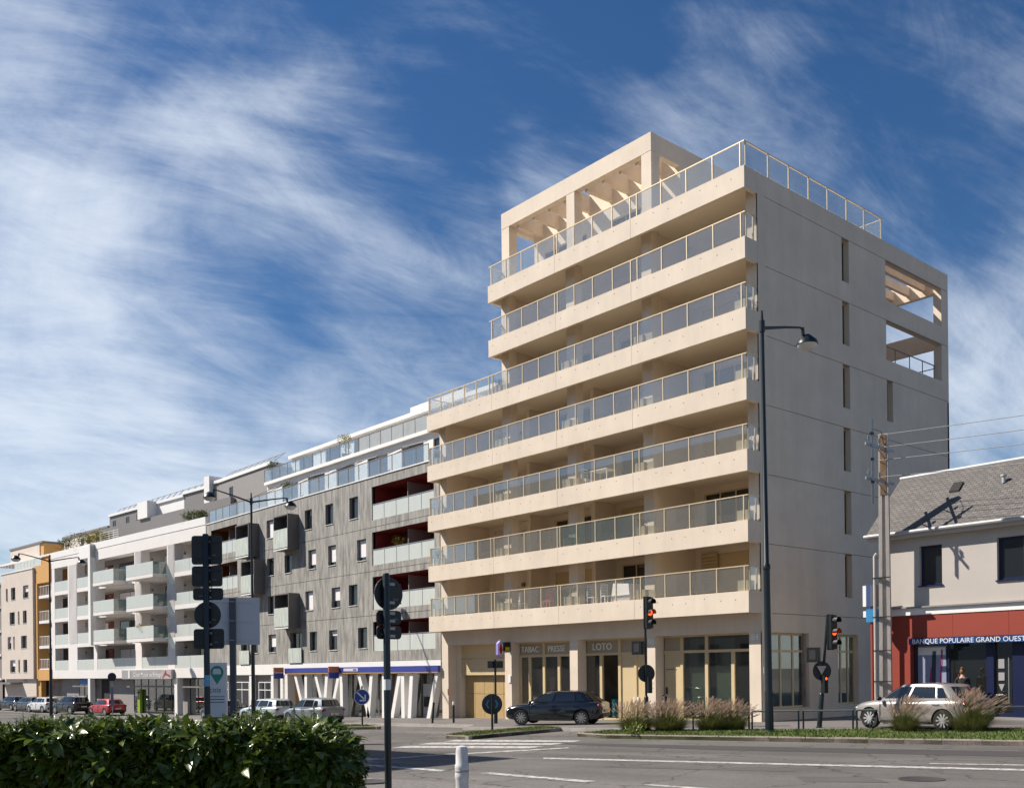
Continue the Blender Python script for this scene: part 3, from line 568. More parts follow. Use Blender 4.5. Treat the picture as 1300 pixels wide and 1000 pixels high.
# ================================================================== GREY BOARD-MARKED BUILDING
def grey_building():
    A = thing('residential_block', 'grey streaked concrete block with dark red loggias and slanted white ground floor columns', 'building')
    WN = dict(A=(-42.5, -41.45, 12.09, 13.4, 1), B=(-36.88, -35.9, 12.07, 13.41, 0), C=(-34.13, -33.13, 12.07, 13.42, 0), D=(-31.12, -30.07, 12.07, 13.45, 0),
              a3=(-42.5, -41.45, 9.38, 10.63, 0), E=(-39.85, -38.8, 9.35, 10.64, 0), F=(-36.46, -35.42, 9.35, 10.65, .8), G=(-33.82, -32.82, 9.36, 10.67, .85), H=(-30.25, -29.18, 9.33, 10.67, .85),
              I=(-42.45, -41.45, 6.6, 7.9, 0), J=(-36.92, -35.87, 6.57, 7.88, 1), K=(-33.43, -32.35, 6.56, 7.88, .65), L=(-31.29, -30.25, 6.57, 7.9, 0),
              M=(-42.4, -41.25, 3.83, 5.12, .7), N=(-36.39, -35.4, 3.81, 5.1, 0), O=(-33.82, -32.76, 3.8, 5.11, .25), P=(-30.24, -29.18, 3.82, 5.13, 0), X1=(-45.2, -44.1, 3.83, 5.12, 0))
    win = list(WN.values()); ops = [w[:4] for w in win] + [(-39.13, -37.42, 3.0, 5.14), (-46.9, -45.4, 3.0, 5.14)]
    RL = [(11.71, 13.77), (8.91, 10.96), (6.17, 8.2), (3.61, 5.43)]
    lr = [(-28.48, -22.0, a, b) for a, b in RL]; ll = [(-52.1, -47.4, a, b) for a, b in RL[:3]]
    zb = [2.99, 5.83, 8.56, 11.27, 14.34]; xb = [-52.95, -47.2, -43.2, -40.3, -37.1, -34.6, -31.9, -28.9, -21.46]
    bk = MB(); bk.wall(-52.9, -21.5, 3.0, 14.3, ops + lr + ll, .905, .18); W = bk.build('wall', greyp, A)
    for i, (z0, z1) in enumerate(zip(zb, zb[1:])):
        for x0, x1 in zip(xb, xb[1:]):
            g0 = .0 if x0 == xb[0] or x1 == xb[-1] else .006
            MB().wall(x0 + .006, x1 - .006, z0 + .014, z1 - .014, ops + lr + ll, .85, .06, .06).build('wall_panel', wood, W)
    for a, b, c, d, bl in win:
        window(W, a + .002, b - .002, c + .002, d - .002, 1.03, greybox, cols=1, fw=.06, blindf=bl)
        MB().box(a, b, .80, 1.0, c - .03, c + .0).build('sill', white, W)
    for a, b in ((-39.13, -37.42), (-46.9, -45.4)):
        window(W, a + .002, b - .002, 3.0, 5.13, 1.06, greybox, cols=2)
        MB().box(a - .06, b + .06, .72, .76, 3.02, 4.05).build('guard_panel', woodl, W)
    # loggias
    for (a, b, c, d), mt, nm in [(q, darkred, 'loggia') for q in lr] + [(q, brownr, 'loggia') for q in ll]:
        l = MB(); y0, y1 = .95, 3.1
        l.face([(a, y0, c), (a, y1, c), (a, y1, d), (a, y0, d)]); l.face([(b, y0, c), (b, y1, c), (b, y1, d), (b, y0, d)]); l.face([(a, y0, d), (b, y0, d), (b, y1, d), (a, y1, d)]); l.face([(a, y0, c), (b, y0, c), (b, y1, c), (a, y1, c)])
        l.wall(a, b, c, d, [(a + 1.0, a + 3.2, c, d - .15)], y1, .05); LG = l.build(nm, mt, A, fix=False)
        window(LG, a + 1.0, a + 3.2, c, d - .15, y1 + .02, greybox, cols=2)
        MB().box((a + b) / 2 - .03, (a + b) / 2 + .03, 1.3, 3.0, c, d - .1).build('screen', greyp, LG)
        n = 5; w = (b - a) / n; top = c + .98 - (.0)
        ya = .89
        for i in range(n): MB().box(a + .03 + i * w + .012, a + .0 + (i + 1) * w - .012, ya, ya + .03, c - .3 + .31, c + .93).build('glass_panel', frost if True else woodl, LG)
        MB().box(a, b, ya - .02, ya + .07, c + .94, c + .99).build('handrail', steel, LG)
    # projecting boxes
    for x0, x1, z0, z1 in ((-39.86, -37.75, 10.86, 13.27), (-39.86, -37.75, 5.42, 7.83), (-45.9, -43.72, 10.9, 13.35), (-45.05, -42.9, 8.1, 10.6)):
        b = MB(); y0, y1 = .02, .84; t = .08
        b.box(x0, x1, y0, y1, z0, z0 + t); b.box(x0, x1, y0, y1, z1 - t, z1); b.box(x0, x0 + t, y0, y1, z0 + t, z1 - t); b.box(x1 - t, x1, y0, y1, z0 + t, z1 - t); b.box(x0 + t, x1 - t, y1 - .05, y1, z0 + t, z1 - t)
        B = b.build('balcony_box', greybox, A)
        MB().box(x0 + .03, x1 - .03, y0 - .03, y0 - .003, z0 + .12, z0 + 1.42).build('guard_panel', woodl, B); MB().box(x0 + .05, x1 - .05, y0 - .04, y0 - .001, z0 - .02, z0 + .06).build('edge_trim', white, B)
    # ground floor: white band, blue sign band, slanted columns, dark shopfront behind
    MB().box(-52.9, -21.46, .80, 1.4, 2.22, 2.98).build('white_band', white, A)
    MB().box(-52.9, -40.2, 1.2, 1.5, -1.4, 2.3).build('shop_wall', greyp, A)
    for i, (a, b) in enumerate(((-51.5, -49.8), (-48.6, -46.2), (-44.6, -42.6))): window(A, a, b, gz(a) + .1, 1.7, 1.12, white, cols=2, rows=(1.1,), name='shop_window')
    for x in (-45.4, -41.9, -40.5): MB().box(x - .18, x + .18, .85, 1.3, gz(x) - .1, 2.22).build('column', white, A)
    SB = MB().box(-39.55, -21.48, .60, .80, 2.33, 2.66).build('sign_band', bluesign, A); MB().box(-39.5, -21.5, .62, .79, 2.26, 2.33).build('edge_trim', orange, SB)
    MB().box(-31.6, -29.9, .585, .60, 2.40, 2.58).build('name_plate', pm('pale_plate', (.6, .55, .62), .5), SB)
    MB().box(-30.45, -30.05, .580, .584, 2.44, 2.53).build('name_mark', blue, SB)
    bars = [(374.2, 387), (388, 388.4), (400, 413), (414.6, 411), (430, 419), (432.9, 433.8), (455, 468.5), (471.3, 467.2), (486.7, 487), (507, 497.3), (510.8, 511.7), (522.3, 519.4), (554, 543.5)]
    def xon(px, py): v = ray(px, py); t = (.75 - CAM[1]) / v[1]; return float(CAM[0] + v[0] * t)
    for a, b in bars:
        xa, xb_ = xon(a, 854), xon(b, 911); w = .17; z0 = gz(xb_) - .05
        MB().hexa([(xb_ - w, .75, z0), (xb_ + w, .75, z0), (xb_ + w, 1.15, z0), (xb_ - w, 1.15, z0), (xa - w, .75, 2.23), (xa + w, .75, 2.23), (xa + w, 1.15, 2.23), (xa - w, 1.15, 2.23)]).build('slanted_column', white, A)
    MB().box(-39.9, -39.5, .8, 1.7, gz(-39) - .1, 2.24).build('end_pier', whitec, A); MB().box(-39.45, -38.7, 1.4, 1.5, gz(-39) - .1, 2.24).build('orange_panel', orange, A)
    MB().box(-39.9, -21.5, 3.4, 3.5, -1, 2.3).build('shop_back_wall', dimroom, A); MB().box(-39.9, -21.5, 1.3, 3.5, 2.24, 2.3).build('shop_ceiling', greyp, A)
    for x in [-38.6 + i * 1.55 for i in range(11)]: window(A, x, x + 1.53, gz(x) + .02, 2.22, 1.75, greybox, cols=1, rows=(), gm=shopg, name='shop_window')
    MB().box(-24.3, -23.5, 1.60, 1.72, gz(-24), 1.6).build('cash_machine', pm('atm_grey', (.45, .46, .47), .5), A); MB().box(-24.2, -23.6, 1.57, 1.60, .25, .85).build('cash_machine_screen', dark, A)
    # bank blade signs
    for x in (-39.7, -32.2):
        b = MB().box(x - .06, x + .06, -.15, .58, 1.95, 2.35).build('blade_sign', bluesign, A); MB().box(x - .065, x + .065, -.16, .59, 2.36, 2.72).build('blade_sign_top', pm('orange_red', (.40, .13, .06), .5) if 'orange_red' not in MATS else MATS['orange_red'], b)
    # terrace cap and set-back storeys
    MB().box(-52.95, -21.46, .80, 1.15, 14.345, 14.41).build('coping', white, A)
    def glass_rail(x0, x1, y, z, n, m, ret=True, nm='terrace_railing'):
        w = (x1 - x0) / n; b = MB(); b.box(x0, x1, y - .03, y + .03, z + 1.0, z + 1.04)
        for i in range(n + 1): b.box(x0 + i * w - .02, x0 + i * w + .02, y - .02, y + .02, z, z + 1.0)
        o = b.build(nm, ventm, A)
        for i in range(n): MB().box(x0 + i * w + .03, x0 + (i + 1) * w - .03, y - .006, y + .006, z + .04, z + .98).build('glass_pane', m, o)
        return o
    tint = glassm('terrace_glass', (.86, .90, .90), 1.0, .10, veil=.10)
    glass_rail(-52.6, -22.6, .95, 14.41, 24, tint)
    MB().box(-52.9, -21.46, 1.15, 9, 14.1, 14.36).build('terrace_deck', greyp, A)
    ops1 = [(x, x + 2.4, 14.4, 16.5) for x in (-44.5, -40.6, -36.6, -32.6, -28.6, -25.2)]
    MB().wall(-47, -21.46, 14.37, 16.86, ops1, 3.2, .15).build('upper_wall', white, A)
    for a, b, c, d in ops1: window(A, a, b, c, d, 3.28, greybox, cols=2)
    MB().box(-47.0, -21.46, 2.95, 9, 16.87, 17.1).build('upper_deck', white, A)
    sg = pm('screen_glass_grey', (.40, .41, .39), .12, .12, 1.5, stretch=(1, 1, .6), spec=.7)
    glass_rail(-47, -33.4, 3.0, 17.02, 11, tint); glass_rail(-33.3, -21.6, 3.0, 17.02, 9, sg, nm='terrace_screen')
    ops2 = [(x, x + 2.2, 17.1, 19.0) for x in (-45.5, -41.5, -37.5)]
    MB().wall(-46.8, -21.46, 17.1, 19.15, ops2, 5.2, .15).build('upper_wall', white, A)
    for a, b, c, d in ops2: window(A, a, b, c, d, 5.28, greybox, cols=2)
    MB().box(-46.9, -21.46, 5.0, 12, 19.15, 19.4).build('roof_slab', white, A); MB().box(-31, -25, 5.6, 11, 19.4, 20.0).build('roof_plant_room', whitec, A); MB().box(-27.4, -26.3, 6, 7, 20.0, 20.4).build('roof_vent', greym, A)
    MB().box(-56.4, -47.0, 3.5, 11, 14.2, 18.55).build('roof_block', greyp, A)
    MB().box(-56.5, -46.9, 3.38, 11.1, 18.55, 18.82).build('roof_edge', white, A)
    window(A, -54.3, -53.7, 16.9, 17.9, 3.46, greybox)
    MB().box(-52.6, -21.46, 3.6, 12, 2.3, 14.2).build('core', greyp, A)
    # thin frames above the terrace rail
    for x in (-45.6, -40.2, -34.2, -28.6):
        b = MB(); b.tube([(x, .95, 15.42), (x + 1.3, 2.4, 16.25), (x + 3.6, 2.6, 16.25)], .03, 6); b.tube([(x + 2.4, 2.5, 16.25), (x + 2.4, .95, 15.42)], .025, 6); b.build('awning_frame', ventm, A)
    rr = MB(); 
    for i in range(10): rr.tube([(-56 + i * 1.05, 3.6, 18.8), (-55.6 + i * 1.05, 4.3, 19.45)], .025, 5)
    rr.tube([(-55.6, 4.3, 19.45), (-46.0, 4.3, 19.45)], .025, 5); rr.build('roof_safety_rail', ventm, A)
    return A
GREY = grey_building()

# ================================================================== WHITE BUILDING (street bends by 5 degrees here)
A5 = R(4.9)
JL = (-53.0, .85, 0.)
# local frame: +x = to the left along the facade (s), -y... use root rotated so that local x points left/far, local y points to the street
def frame_T(): 
    return lambda s, v, w: (-s, v, w)            # mirrored in root space: root x axis runs right
def white_building():
    A = thing('residential_block', 'white apartment block with pale green glass balconies above grey shopfronts', 'building', JL, A5)
    T = frame_T()
    def bx(n, s0, s1, v0, v1, z0, z1, m, par=A): return MB(T).box(s0, s1, v0, v1, z0, z1).build(n, m, par)
    FL = [2.85, 5.48, 8.17, 10.92]; TP = 13.35
    # floors and frame
    bx('band', .02, 32.2, -.02, .5, 2.03, 2.85, whitec)
    for z in FL[1:]: bx('slab_edge', .02, 32.2, -.01, 2.2, z - .36, z, whitec)
    bx('top_beam', .02, 32.2, -.03, 1.0, TP, 14.36, whitec); bx('parapet', .02, 32.2, -.06, .3, 14.39, 15.02, white); bx('shadow_gap', .05, 32.1, 0.0, .25, 14.355, 14.392, joint)
    bx('terrace_deck', .02, 32.2, .3, 9, 14.2, 14.5, greyp)
    for a, b in ((.02, .3), (5.45, 6.75), (11.7, 13.0), (21.15, 21.9), (25.8, 28.0), (31.4, 32.2)):
        bx('pier', a, b, -.015, .8, 2.85, TP, whitec)
        if b - a > 1.2:
            for i in range(7): bx('rib', a + .1 + i * (b - a - .2) / 7, a + .1 + (i + .45) * (b - a - .2) / 7, -.045, -.012, 5.5, TP, whitec)
    bx('back_wall', .02, 32.2, 2.2, 2.4, 2, 14.2, pm('pale_grey_render', (.45, .43, .41), .8, .04, 1)); bx('core', .02, 32.2, 3.0, 12, 0, 14.2, greyp)
    bays = [(.3, 5.45), (6.75, 11.7), (13.0, 21.15), (21.9, 25.8), (28.0, 31.4)]
    for j, z in enumerate(FL):
        top = (FL + [TP])[j + 1] - .36 if j < 3 else TP
        for i, (a, b) in enumerate(bays):
            w0 = a + (b - a) * .40; w1 = b - .25
            fm = darkred if i == 3 else greybox
            window(A, w0, w1, z + .02, top - .25, 2.12, fm, T, cols=2, fw=.08, blindf=(.0, .9, .5, 0, 1)[(i + j) % 5])
            if i == 3: bx('red_door', a + .5, a + 1.6, 2.14, 2.19, z, top - .2, pm('rust_door', (.22, .05, .03), .7) if 'rust_door' not in MATS else MATS['rust_door'])
            bx('wall_lamp', a + .9, a + 1.25, 2.05, 2.19, top - .5, top - .36, ventm)
            proj = j > 0 and i in (1, 2)
            if proj:
                p0, p1 = (a + .1, b + .3) if i == 1 else (a + 1.6, a + 6.0)
                S = bx('balcony', p0, p1, -1.25, .0 - .012, z - .30, z - .02, whitec)
                bx('glass_panel', p0, p1, -1.24, -1.21, z, z + 1.03, frost, S)
                bx('side_panel', p0, p0 + .03, -1.2, -.02, z, z + 1.03, glassd, S); bx('side_panel', p1 - .03, p1, -1.2, -.02, z, z + 1.03, frost, S)
                if i == 2: bx('glass_panel', a, p0 - .1, .0, .03, z, z + 1.0, frost); bx('glass_panel', p1 + .1, b, .0, .03, z, z + 1.0, frost)
            else:
                n = 2 if b - a > 4 else 1; w = (b - a) / n
                for q in range(n): bx('glass_panel', a + q * w + .02, a + (q + 1) * w - .02, .0, .03, z, z + 1.02, frost)
    # vertical fin that stands proud of the second bay from the left
    bx('fin', 21.3, 21.8, -.55, -.02, 5.2, 14.9, white); bx('fin_top', 21.3, 24.0, -.5, -.03, 13.6, 14.75, white)
    # ground floor shops
    bx('shop_wall', .02, 32.2, .9, 1.1, -1.5, 2.05, greyp)
    for a, b, nm in ((.4, 4.6, 0), (6.4, 15.2, 0), (23.6, 27.6, 0)):
        window(A, a, b, gz(-58) + .1, 2.0, .82, blackm, T, cols=6 if b - a > 6 else 3, rows=(1.25,), gm=shopg, name='shop_window', fw=.09)
        bx('canopy', a - .1, b + .1, .2, .8, 1.2, 1.32, greym)
    for a in (5.2, 22.9): bx('column', a, a + .5, .0, .5, -1.3, 2.03, white)
    bx('doorway', 20.6, 22.3, .86, .9, -1.2, 1.9, dark); 
    sg = bx('shop_sign', 5.6, 15.3, -.25, -.03, 1.95, 2.75, pm('sign_grey', (.33, .32, .32), .5, .1, 1)); 
    t = text('Crédit Mutuel de Bretagne', .52, white, sg, (-12.9, -.26, 2.15), ext=.01)
    bx('sign_field', 5.7, 7.5, -.28, -.25, 1.95, 2.72, pm('sign_pink', (.46, .36, .35), .5), sg); MB(T).extr([(7.4, 2.05), (7.2, 2.1), (6.85, 2.5), (6.75, 2.68), (6.6, 2.62), (6.55, 2.42), (6.0, 2.3), (5.8, 2.12), (5.95, 2.08), (6.5, 2.28), (6.85, 2.25), (7.15, 2.02)], -.295, -.281).build('runner_mark', pm('sign_mark_red', (.22, .05, .04), .5), sg); bx('sign_mark', 13.6, 13.9, -.28, -.25, 2.0, 2.7, white, sg)
    bx('shop_sign', 24.0, 26.4, .35, .5, 1.45, 1.95, pm('sign_blue', (.03, .12, .42), .5)); bx('cash_kiosk', 13.4, 13.9, .55, .8, -1.15, 1.0, pm('lime_green', (.24, .37, .03), .5)); bx('cash_kiosk_screen', 13.47, 13.83, .53, .55, .1, .8, dark)
    # roof storeys: grey clad blocks and white stair volumes behind the parapet
    bx('lower_roof_wall', .0, 26.5, 2.2, 2.6, 14.4, 16.9, greym)
    for a, b, z1, m in ((16.6, 25.0, 18.2, greym), (9.4, 16.6, 18.2, white), (5.1, 9.4, 18.4, greym), (-.2, 4.2, 18.6, greyp)):
        bx('roof_block', a + .02, b - .02, 3.0, 9, 14.5, z1, m); bx('roof_edge', a, b, 2.85, 9.1, z1, z1 + .24, white)
    bx('roof_block', 14.6, 16.6, 2.0, 3.0, 16.9, 18.45, white); bx('chimney', 4.2, 5.1, 2.6, 4, 14.5, 19.3, white); bx('chimney', 1.0, 4.1, 4.5, 6, 18.8, 19.5, greym)
    for s, z in ((18.3, 17.4), (20.6, 17.35), (23.6, 17.3)): window(A, s, s + .6, z - .4, z + .45, 2.96, greybox, T)
    rr = MB(T)
    for i in range(21): rr.tube([(.2 + i * 1.2, 3.2, 18.6 - .012 * i), (.4 + i * 1.2, 3.9, 19.3 - .012 * i)], .03, 5)
    rr.tube([(.4, 3.9, 19.3), (24.4, 3.9, 19.06)], .03, 5); rr.build('roof_safety_rail', ventm, A)
    bx('roof_block', 28.0, 39.6, 4.2, 10, 14.5, 17.6, beige); bx('roof_edge', 27.9, 39.8, 4.05, 10.1, 17.6, 17.8, greym)
    for s in (32.6, 34.2): window(A, s, s + .7, 16.3, 17.2, 4.16, greybox, T)
    tg = MB(T); 
    for i in range(5): tg.box(17.2 + i * 1.0, 17.24 + i * 1.0, .4, .44, 15.0, 16.0)
    for i in range(5): tg.box(17.2, 21.24, .4, .44, 15.1 + i * .2, 15.13 + i * .2)
    tg.build('trellis', white, A)
    return A
WHITE = white_building()
def beige_building():
    A = thing('residential_block', 'beige rendered block with small windows and an orange recessed stair bay', 'building', JL, A5)
    T = frame_T()
    def bx(n, s0, s1, v0, v1, z0, z1, m, par=A): return MB(T).box(s0, s1, v0, v1, z0, z1).build(n, m, par)
    # windows: rows with alternating positions
    ops = []
    for j, z in enumerate((10.75, 8.05, 5.35, 2.75)):
        q = [(37.7, 39.3), (41.6, 42.9), (43.9, 44.5)] if j % 2 == 0 else [(38.3, 39.4), (40.4, 40.9), (41.8, 43.4)]
        if j == 2: q = [(38.3, 40.0), (41.9, 42.4), (43.0, 44.1)]
        ops += [(a, b, z, z + 1.35) for a, b in q]
    W = MB(T).wall(36.5, 46.0, 2.02, 13.74, ops, -.35, .25).build('wall', beige, A)
    MB(T).wall(.0, 6, 2.02, 13.74).build('hidden_return', beige, A) if False else None
    bx('core', 36.55, 46.0, -.05, 9, 0, 13.7, beige); bx('end_wall', 36.5, 36.56, -.345, 2.3, 2.02, 13.74, beige)
    for a, b, c, d in ops: window(W, a, b, c, d, -.14, greybox, T, blindf=random.choice((0, 0, .5, .8)))
    for a, b, c, d in ops: MB(T).box(a, b, -.4, -.12, c - .03, c).build('sill', white, W)
    bx('coping', 36.4, 46.1, -.42, -.1, 13.745, 13.85, white)
    # orange bay with dark recess and small balconies
    bx('bay_beam', 32.25, 36.48, -.1, 2, 12.1, 14.0, orange); bx('bay_pier', 35.9, 36.49, -.12, 2, 2.0, 12.1, orange); bx('bay_base', 32.25, 35.9, -.1, 2, .95 + .9, 3.0, orange)
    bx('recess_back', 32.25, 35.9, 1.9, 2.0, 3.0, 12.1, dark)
    for z in (3.1, 5.5, 8.15, 10.8):
        S = bx('balcony', 32.3, 35.85, .0, 1.9, z - .3, z, whitec); b = MB(T); b.box(32.3, 35.85, .02, .06, z + .95, z + 1.0)
        for i in range(9): b.box(32.35 + i * .42, 32.39 + i * .42, .02, .06, z, z + .95)
        b.build('railing', white, S); bx('screen', 32.3, 33.6, .3, .35, z, z + 1.9, white, S)
    bx('upper_storey', 32.25, 46, 1.6, 8, 13.8, 15.3, orange); bx('upper_edge', 32.2, 53, 1.45, 8, 15.3, 15.5, white); bx('roof_block', 43.6, 52.8, 3.0, 9, 15.5, 17.4, beige); bx('roof_block_return', 42.6, 43.58, 3.1, 9, 15.5, 17.38, orange); bx('roof_edge', 42.5, 52.9, 2.9, 9.1, 17.4, 17.6, greym)
    rr = MB(T); rr.box(36.5, 46, -.2, -.16, 14.75, 14.79); [rr.box(36.5 + i * .95, 36.54 + i * .95, -.2, -.16, 13.8, 14.75) for i in range(11)]; rr.build('terrace_railing', white, A)
    bx('terrace_screen', 36.6, 44.5, .6, .66, 13.8, 15.0, frost)
    # shop level
    bx('shop_wall', 32.25, 46.0, .9, 1.0, -1.6, 2.0, dimroom); window(A, 36.8, 45.5, -1.0, 1.75, .75, blackm, T, cols=6, rows=(1.1,), gm=shopg, name='shop_window'); bx('awning', 40.6, 46.2, -1.3, .6, 1.45, 1.65, greym); bx('shop_sign', 38.8, 40.0, -.05, .1, 1.55, 1.95, white)
    bx('orange_pier', 35.6, 36.6, .1, .6, -1.4, 1.9, orange)
    return A
BEIGE = beige_building()
def far_building():
    A = thing('residential_block', 'dark taupe building beyond the beige block at the street end', 'building', JL, A5); T = frame_T()
    def bx(n, s0, s1, v0, v1, z0, z1, m, par=A): return MB(T).box(s0, s1, v0, v1, z0, z1).build(n, m, par)
    tp = pm('taupe_render', (.22, .19, .175), .85, .08, .6)
    ops = [(48.5 + i * 4, 50.2 + i * 4, z, z + 1.4) for i in range(4) for z in (2.9, 5.6, 8.3, 11)]
    W = MB(T).wall(46.3, 66, -1.5, 12.9, ops, -.2, .2).build('wall', tp, A); bx('core', 46.3, 66, .1, 10, -1.5, 12.85, tp)
    for a, b, c, d in ops: window(W, a, b, c, d, -.02, white, T)
    for z in (1.9, 4.6, 7.3, 10.0, 12.7): bx('ledge', 46.1, 66, -.4, -.2, z, z + .22, whitec)
    return A
far_building()

# ================================================================== BANK HOUSE ON THE RIGHT
def bank():
    YB = 5.0; K = .909; A = thing('bank_house', 'two storey rendered house with slate roof and brick red bank front', 'building', (4.753, 1.6, .572), R(-2.0))
    T = lambda u, v, w: ((u - 2.9) * K, (v - YB) * K, (w - .4) * K)
    def bx(n, x0, x1, y0, y1, z0, z1, m, par=A): return MB(T).box(x0, x1, y0, y1, z0, z1).build(n, m, par)
    XR = 22
    wins = [(4.5, 5.42, 5.47, 7.02), (7.52, 8.5, 5.45, 7.02), (10.8, 11.8, 5.45, 7.02), (14, 15, 5.45, 7.02)]
    W = MB(T).wall(2.9, XR, 4.62, 7.72, wins, 5.0, .22).build('wall', bankw, A)
    MB(lambda u, v, w: T(2.9 + v, u, w)).wall(5.0, 10.6, .2, 7.72).build('side_wall', bankw, A)
    g = MB(T); g.face([(2.9, 5.0, 7.72), (2.9, 10.4, 7.72), (2.9, 7.6, 10.2)]); g.build('gable', bankw, A, fix=False)
    bx('rear_wall', 2.9, XR, 10.4, 10.6, .2, 7.7, bankw); bx('core', 3.2, XR, 6.3, 10.3, .3, 7.6, dark)
    navy = pm('navy_frame', (.005, .011, .05), .4)
    for a, b, c, d in wins: window(W, a + .003, b - .003, c + .003, d - .003, 5.15, navy, cols=1, fw=.09, T=lambda u, v, w: T(u, v, w)); bx('sill', a - .04, b + .04, 4.94, 5.2, c - .05, c, navy, W)
    # string course
    bx('string_course', 2.85, XR, 4.90, 5.3, 4.33, 4.60, white); bx('drip_edge', 2.82, XR, 4.80, 5.0, 4.603, 4.66, greyp)
    # red front with panels, sign and glazing
    for a, b in ((4.2, 5.85), (5.86, 7.95), (7.96, 10.1), (10.11, 12.3), (12.31, XR)): bx('red_panel', a, b, 4.93, 5.3, 3.42, 4.325, redp)
    bx('red_panel', 2.9, 4.19, 5.0, 5.3, 3.42, 4.325, redp); bx('red_pier', 2.9, 3.95, 5.02, 5.3, .2, 3.42, redp); bx('red_pier', 3.955, 4.1, 4.95, 6.0, .2, 3.42, redp)
    sg = bx('fascia_sign', 4.1, 12.5, 4.85, 5.2, 3.165, 3.40, blue)
    text('BANQUE POPULAIRE GRAND OUEST', .262 * K, white, sg, T(4.24, 4.845, 3.195), ext=.004)
    fr = MB(T)
    for x in (4.12, 5.5, 7.0, 8.05, 8.9, 10.6): fr.box(x - .035, x + .035, 5.25, 5.34, .4, 3.165)
    fr.box(4.1, 12.5, 5.25, 5.34, .38, .55); fr.box(7.0, 7.25, 5.22, 5.34, .4, 3.16); fr.box(7.95, 8.9, 5.2, 5.34, .4, 3.16); F_ = fr.build('shopfront', navy, A)
    for a, b in ((4.15, 5.46), (5.54, 6.97), (7.25, 7.95), (8.94, 10.57)): bx('pane', a, b, 5.29, 5.30, .55, 3.16, shopg, F_)
    bx('interior', 4.1, 14, 6.1, 6.2, .3, 3.3, pm('bank_interior', (.025, .028, .05), .8), A)
    # poster in the first window
    po = bx('window_poster', 4.25, 5.4, 5.27, 5.28, .7, 3.1, pm('poster_pale', (.25, .28, .38), .6))
    pk = pm('poster_pink', (.32, .03, .14), .6); pd = pm('poster_dark', (.03, .03, .05), .6)
    for q, m in (([(4.75, .7), (4.95, .7), (5.0, 2.9), (4.85, 2.9)], pd), ([(5.1, .75), (5.16, .75), (5.28, 2.95), (5.2, 2.95)], pk), ([(4.62, .9), (4.72, .8), (4.82, 2.2), (4.78, 2.3)], pk), ([(4.3, .8), (4.6, .75), (4.7, 1.4), (4.3, 1.7)], pd)):
        b = MB(T); b.extr(q, 5.262, 5.268); b.build('poster_shape', m, po)
    bx('poster_header', 4.27, 5.38, 5.262, 5.268, 2.75, 3.05, white, po)
    D = bx('door', 7.25, 7.95, 5.31, 5.315, .5, 3.1, dark); bx('handle', 7.80, 7.83, 5.18, 5.22, .9, 2.6, steel, D)
    for z0, z1 in ((2.2, 2.55), (1.75, 2.05)): bx('sticker', 7.4, 7.62, 5.27, 5.285, z0, z1, MATS['sign_grey'], D)
    MB(T).extr([(7.4, 1.62), (7.62, 1.62), (7.51, 1.35)], 5.27, 5.28).build('sticker', MATS['sign_grey'], D)
    # roof
    z0, z1, yr = 7.72, 10.22, 7.35
    r = MB(T); x0 = 2.42
    r.hexa([(x0, 4.62, 7.62), (XR, 4.62, 7.62), (XR, 4.66, 7.56), (x0, 4.66, 7.56), (x0, yr, z1 + .02), (XR, yr, z1 + .02), (XR, yr, z1 - .08), (x0, yr, z1 - .08)])
    r.hexa([(x0, 10.2, 7.5), (XR, 10.2, 7.5), (XR, 10.2, 7.4), (x0, 10.2, 7.4), (x0, yr + .003, z1), (XR, yr + .003, z1), (XR, yr + .003, z1 - .1), (x0, yr + .003, z1 - .1)])
    slate = bpy.data.materials.new('slate'); slate.use_nodes = True; nt = slate.node_tree; N = nt.nodes; L = nt.links; B = N['Principled BSDF']; B.inputs['Roughness'].default_value = .75
    tc = N.new('ShaderNodeTexCoord'); mp = N.new('ShaderNodeMapping'); L.new(tc.outputs['Object'], mp.inputs[0]); mp.inputs['Rotation'].default_value = (R(-43.5), 0, 0)
    bt = N.new('ShaderNodeTexBrick'); L.new(mp.outputs[0], bt.inputs[0]); bt.inputs['Scale'].default_value = 1; bt.inputs['Brick Width'].default_value = .22; bt.inputs['Row Height'].default_value = .13; bt.inputs['Mortar Size'].default_value = .012
    bt.inputs['Color1'].default_value = (.115, .104, .097, 1); bt.inputs['Color2'].default_value = (.17, .154, .143, 1); bt.inputs['Mortar'].default_value = (.06, .055, .05, 1)
    L.new(bt.outputs[0], B.inputs['Base Color']); bp = N.new('ShaderNodeBump'); bp.inputs['Strength'].default_value = .6; bp.inputs['Distance'].default_value = .03; L.new(bt.outputs[1], bp.inputs['Height']); bp.invert = True; L.new(bp.outputs[0], B.inputs['Normal'])
    RO = r.build('roof', slate, A)
    MB(T).tube([(x0, yr, z1 + .03), (XR, yr, z1 + .03)], .09, 8).build('ridge_cap', pm('zinc', (.42, .42, .42), .5, .1, 2), RO, smooth=True)
    gt = MB(T); gt.tube([(x0 - .05, 4.58, 7.58), (XR, 4.58, 7.58)], .075, 8); gt.build('gutter', MATS['zinc'], RO, smooth=True)
    bx('fascia_board', x0 + .05, XR, 4.66, 4.98, 7.38, 7.54, bankw, RO)
    # vent and roof light on the slates
    def onroof(x, y): return z0 - .1 + (y - 4.62) * (z1 - 7.6) / (yr - 4.62)
    MB(T).hexa([(x, y, onroof(x, y) + h) for h in (.03, .09) for x, y in ((5.1, 6.2), (5.5, 6.2), (5.5, 6.6), (5.1, 6.6))]).build('roof_light', dark, RO); MB(T).lathe([(.07, 0), (.07, .25), (.11, .26), (.11, .33)], 10, (7.2, 6.3, onroof(7, 6.3))).build('roof_vent', MATS['zinc'], RO)
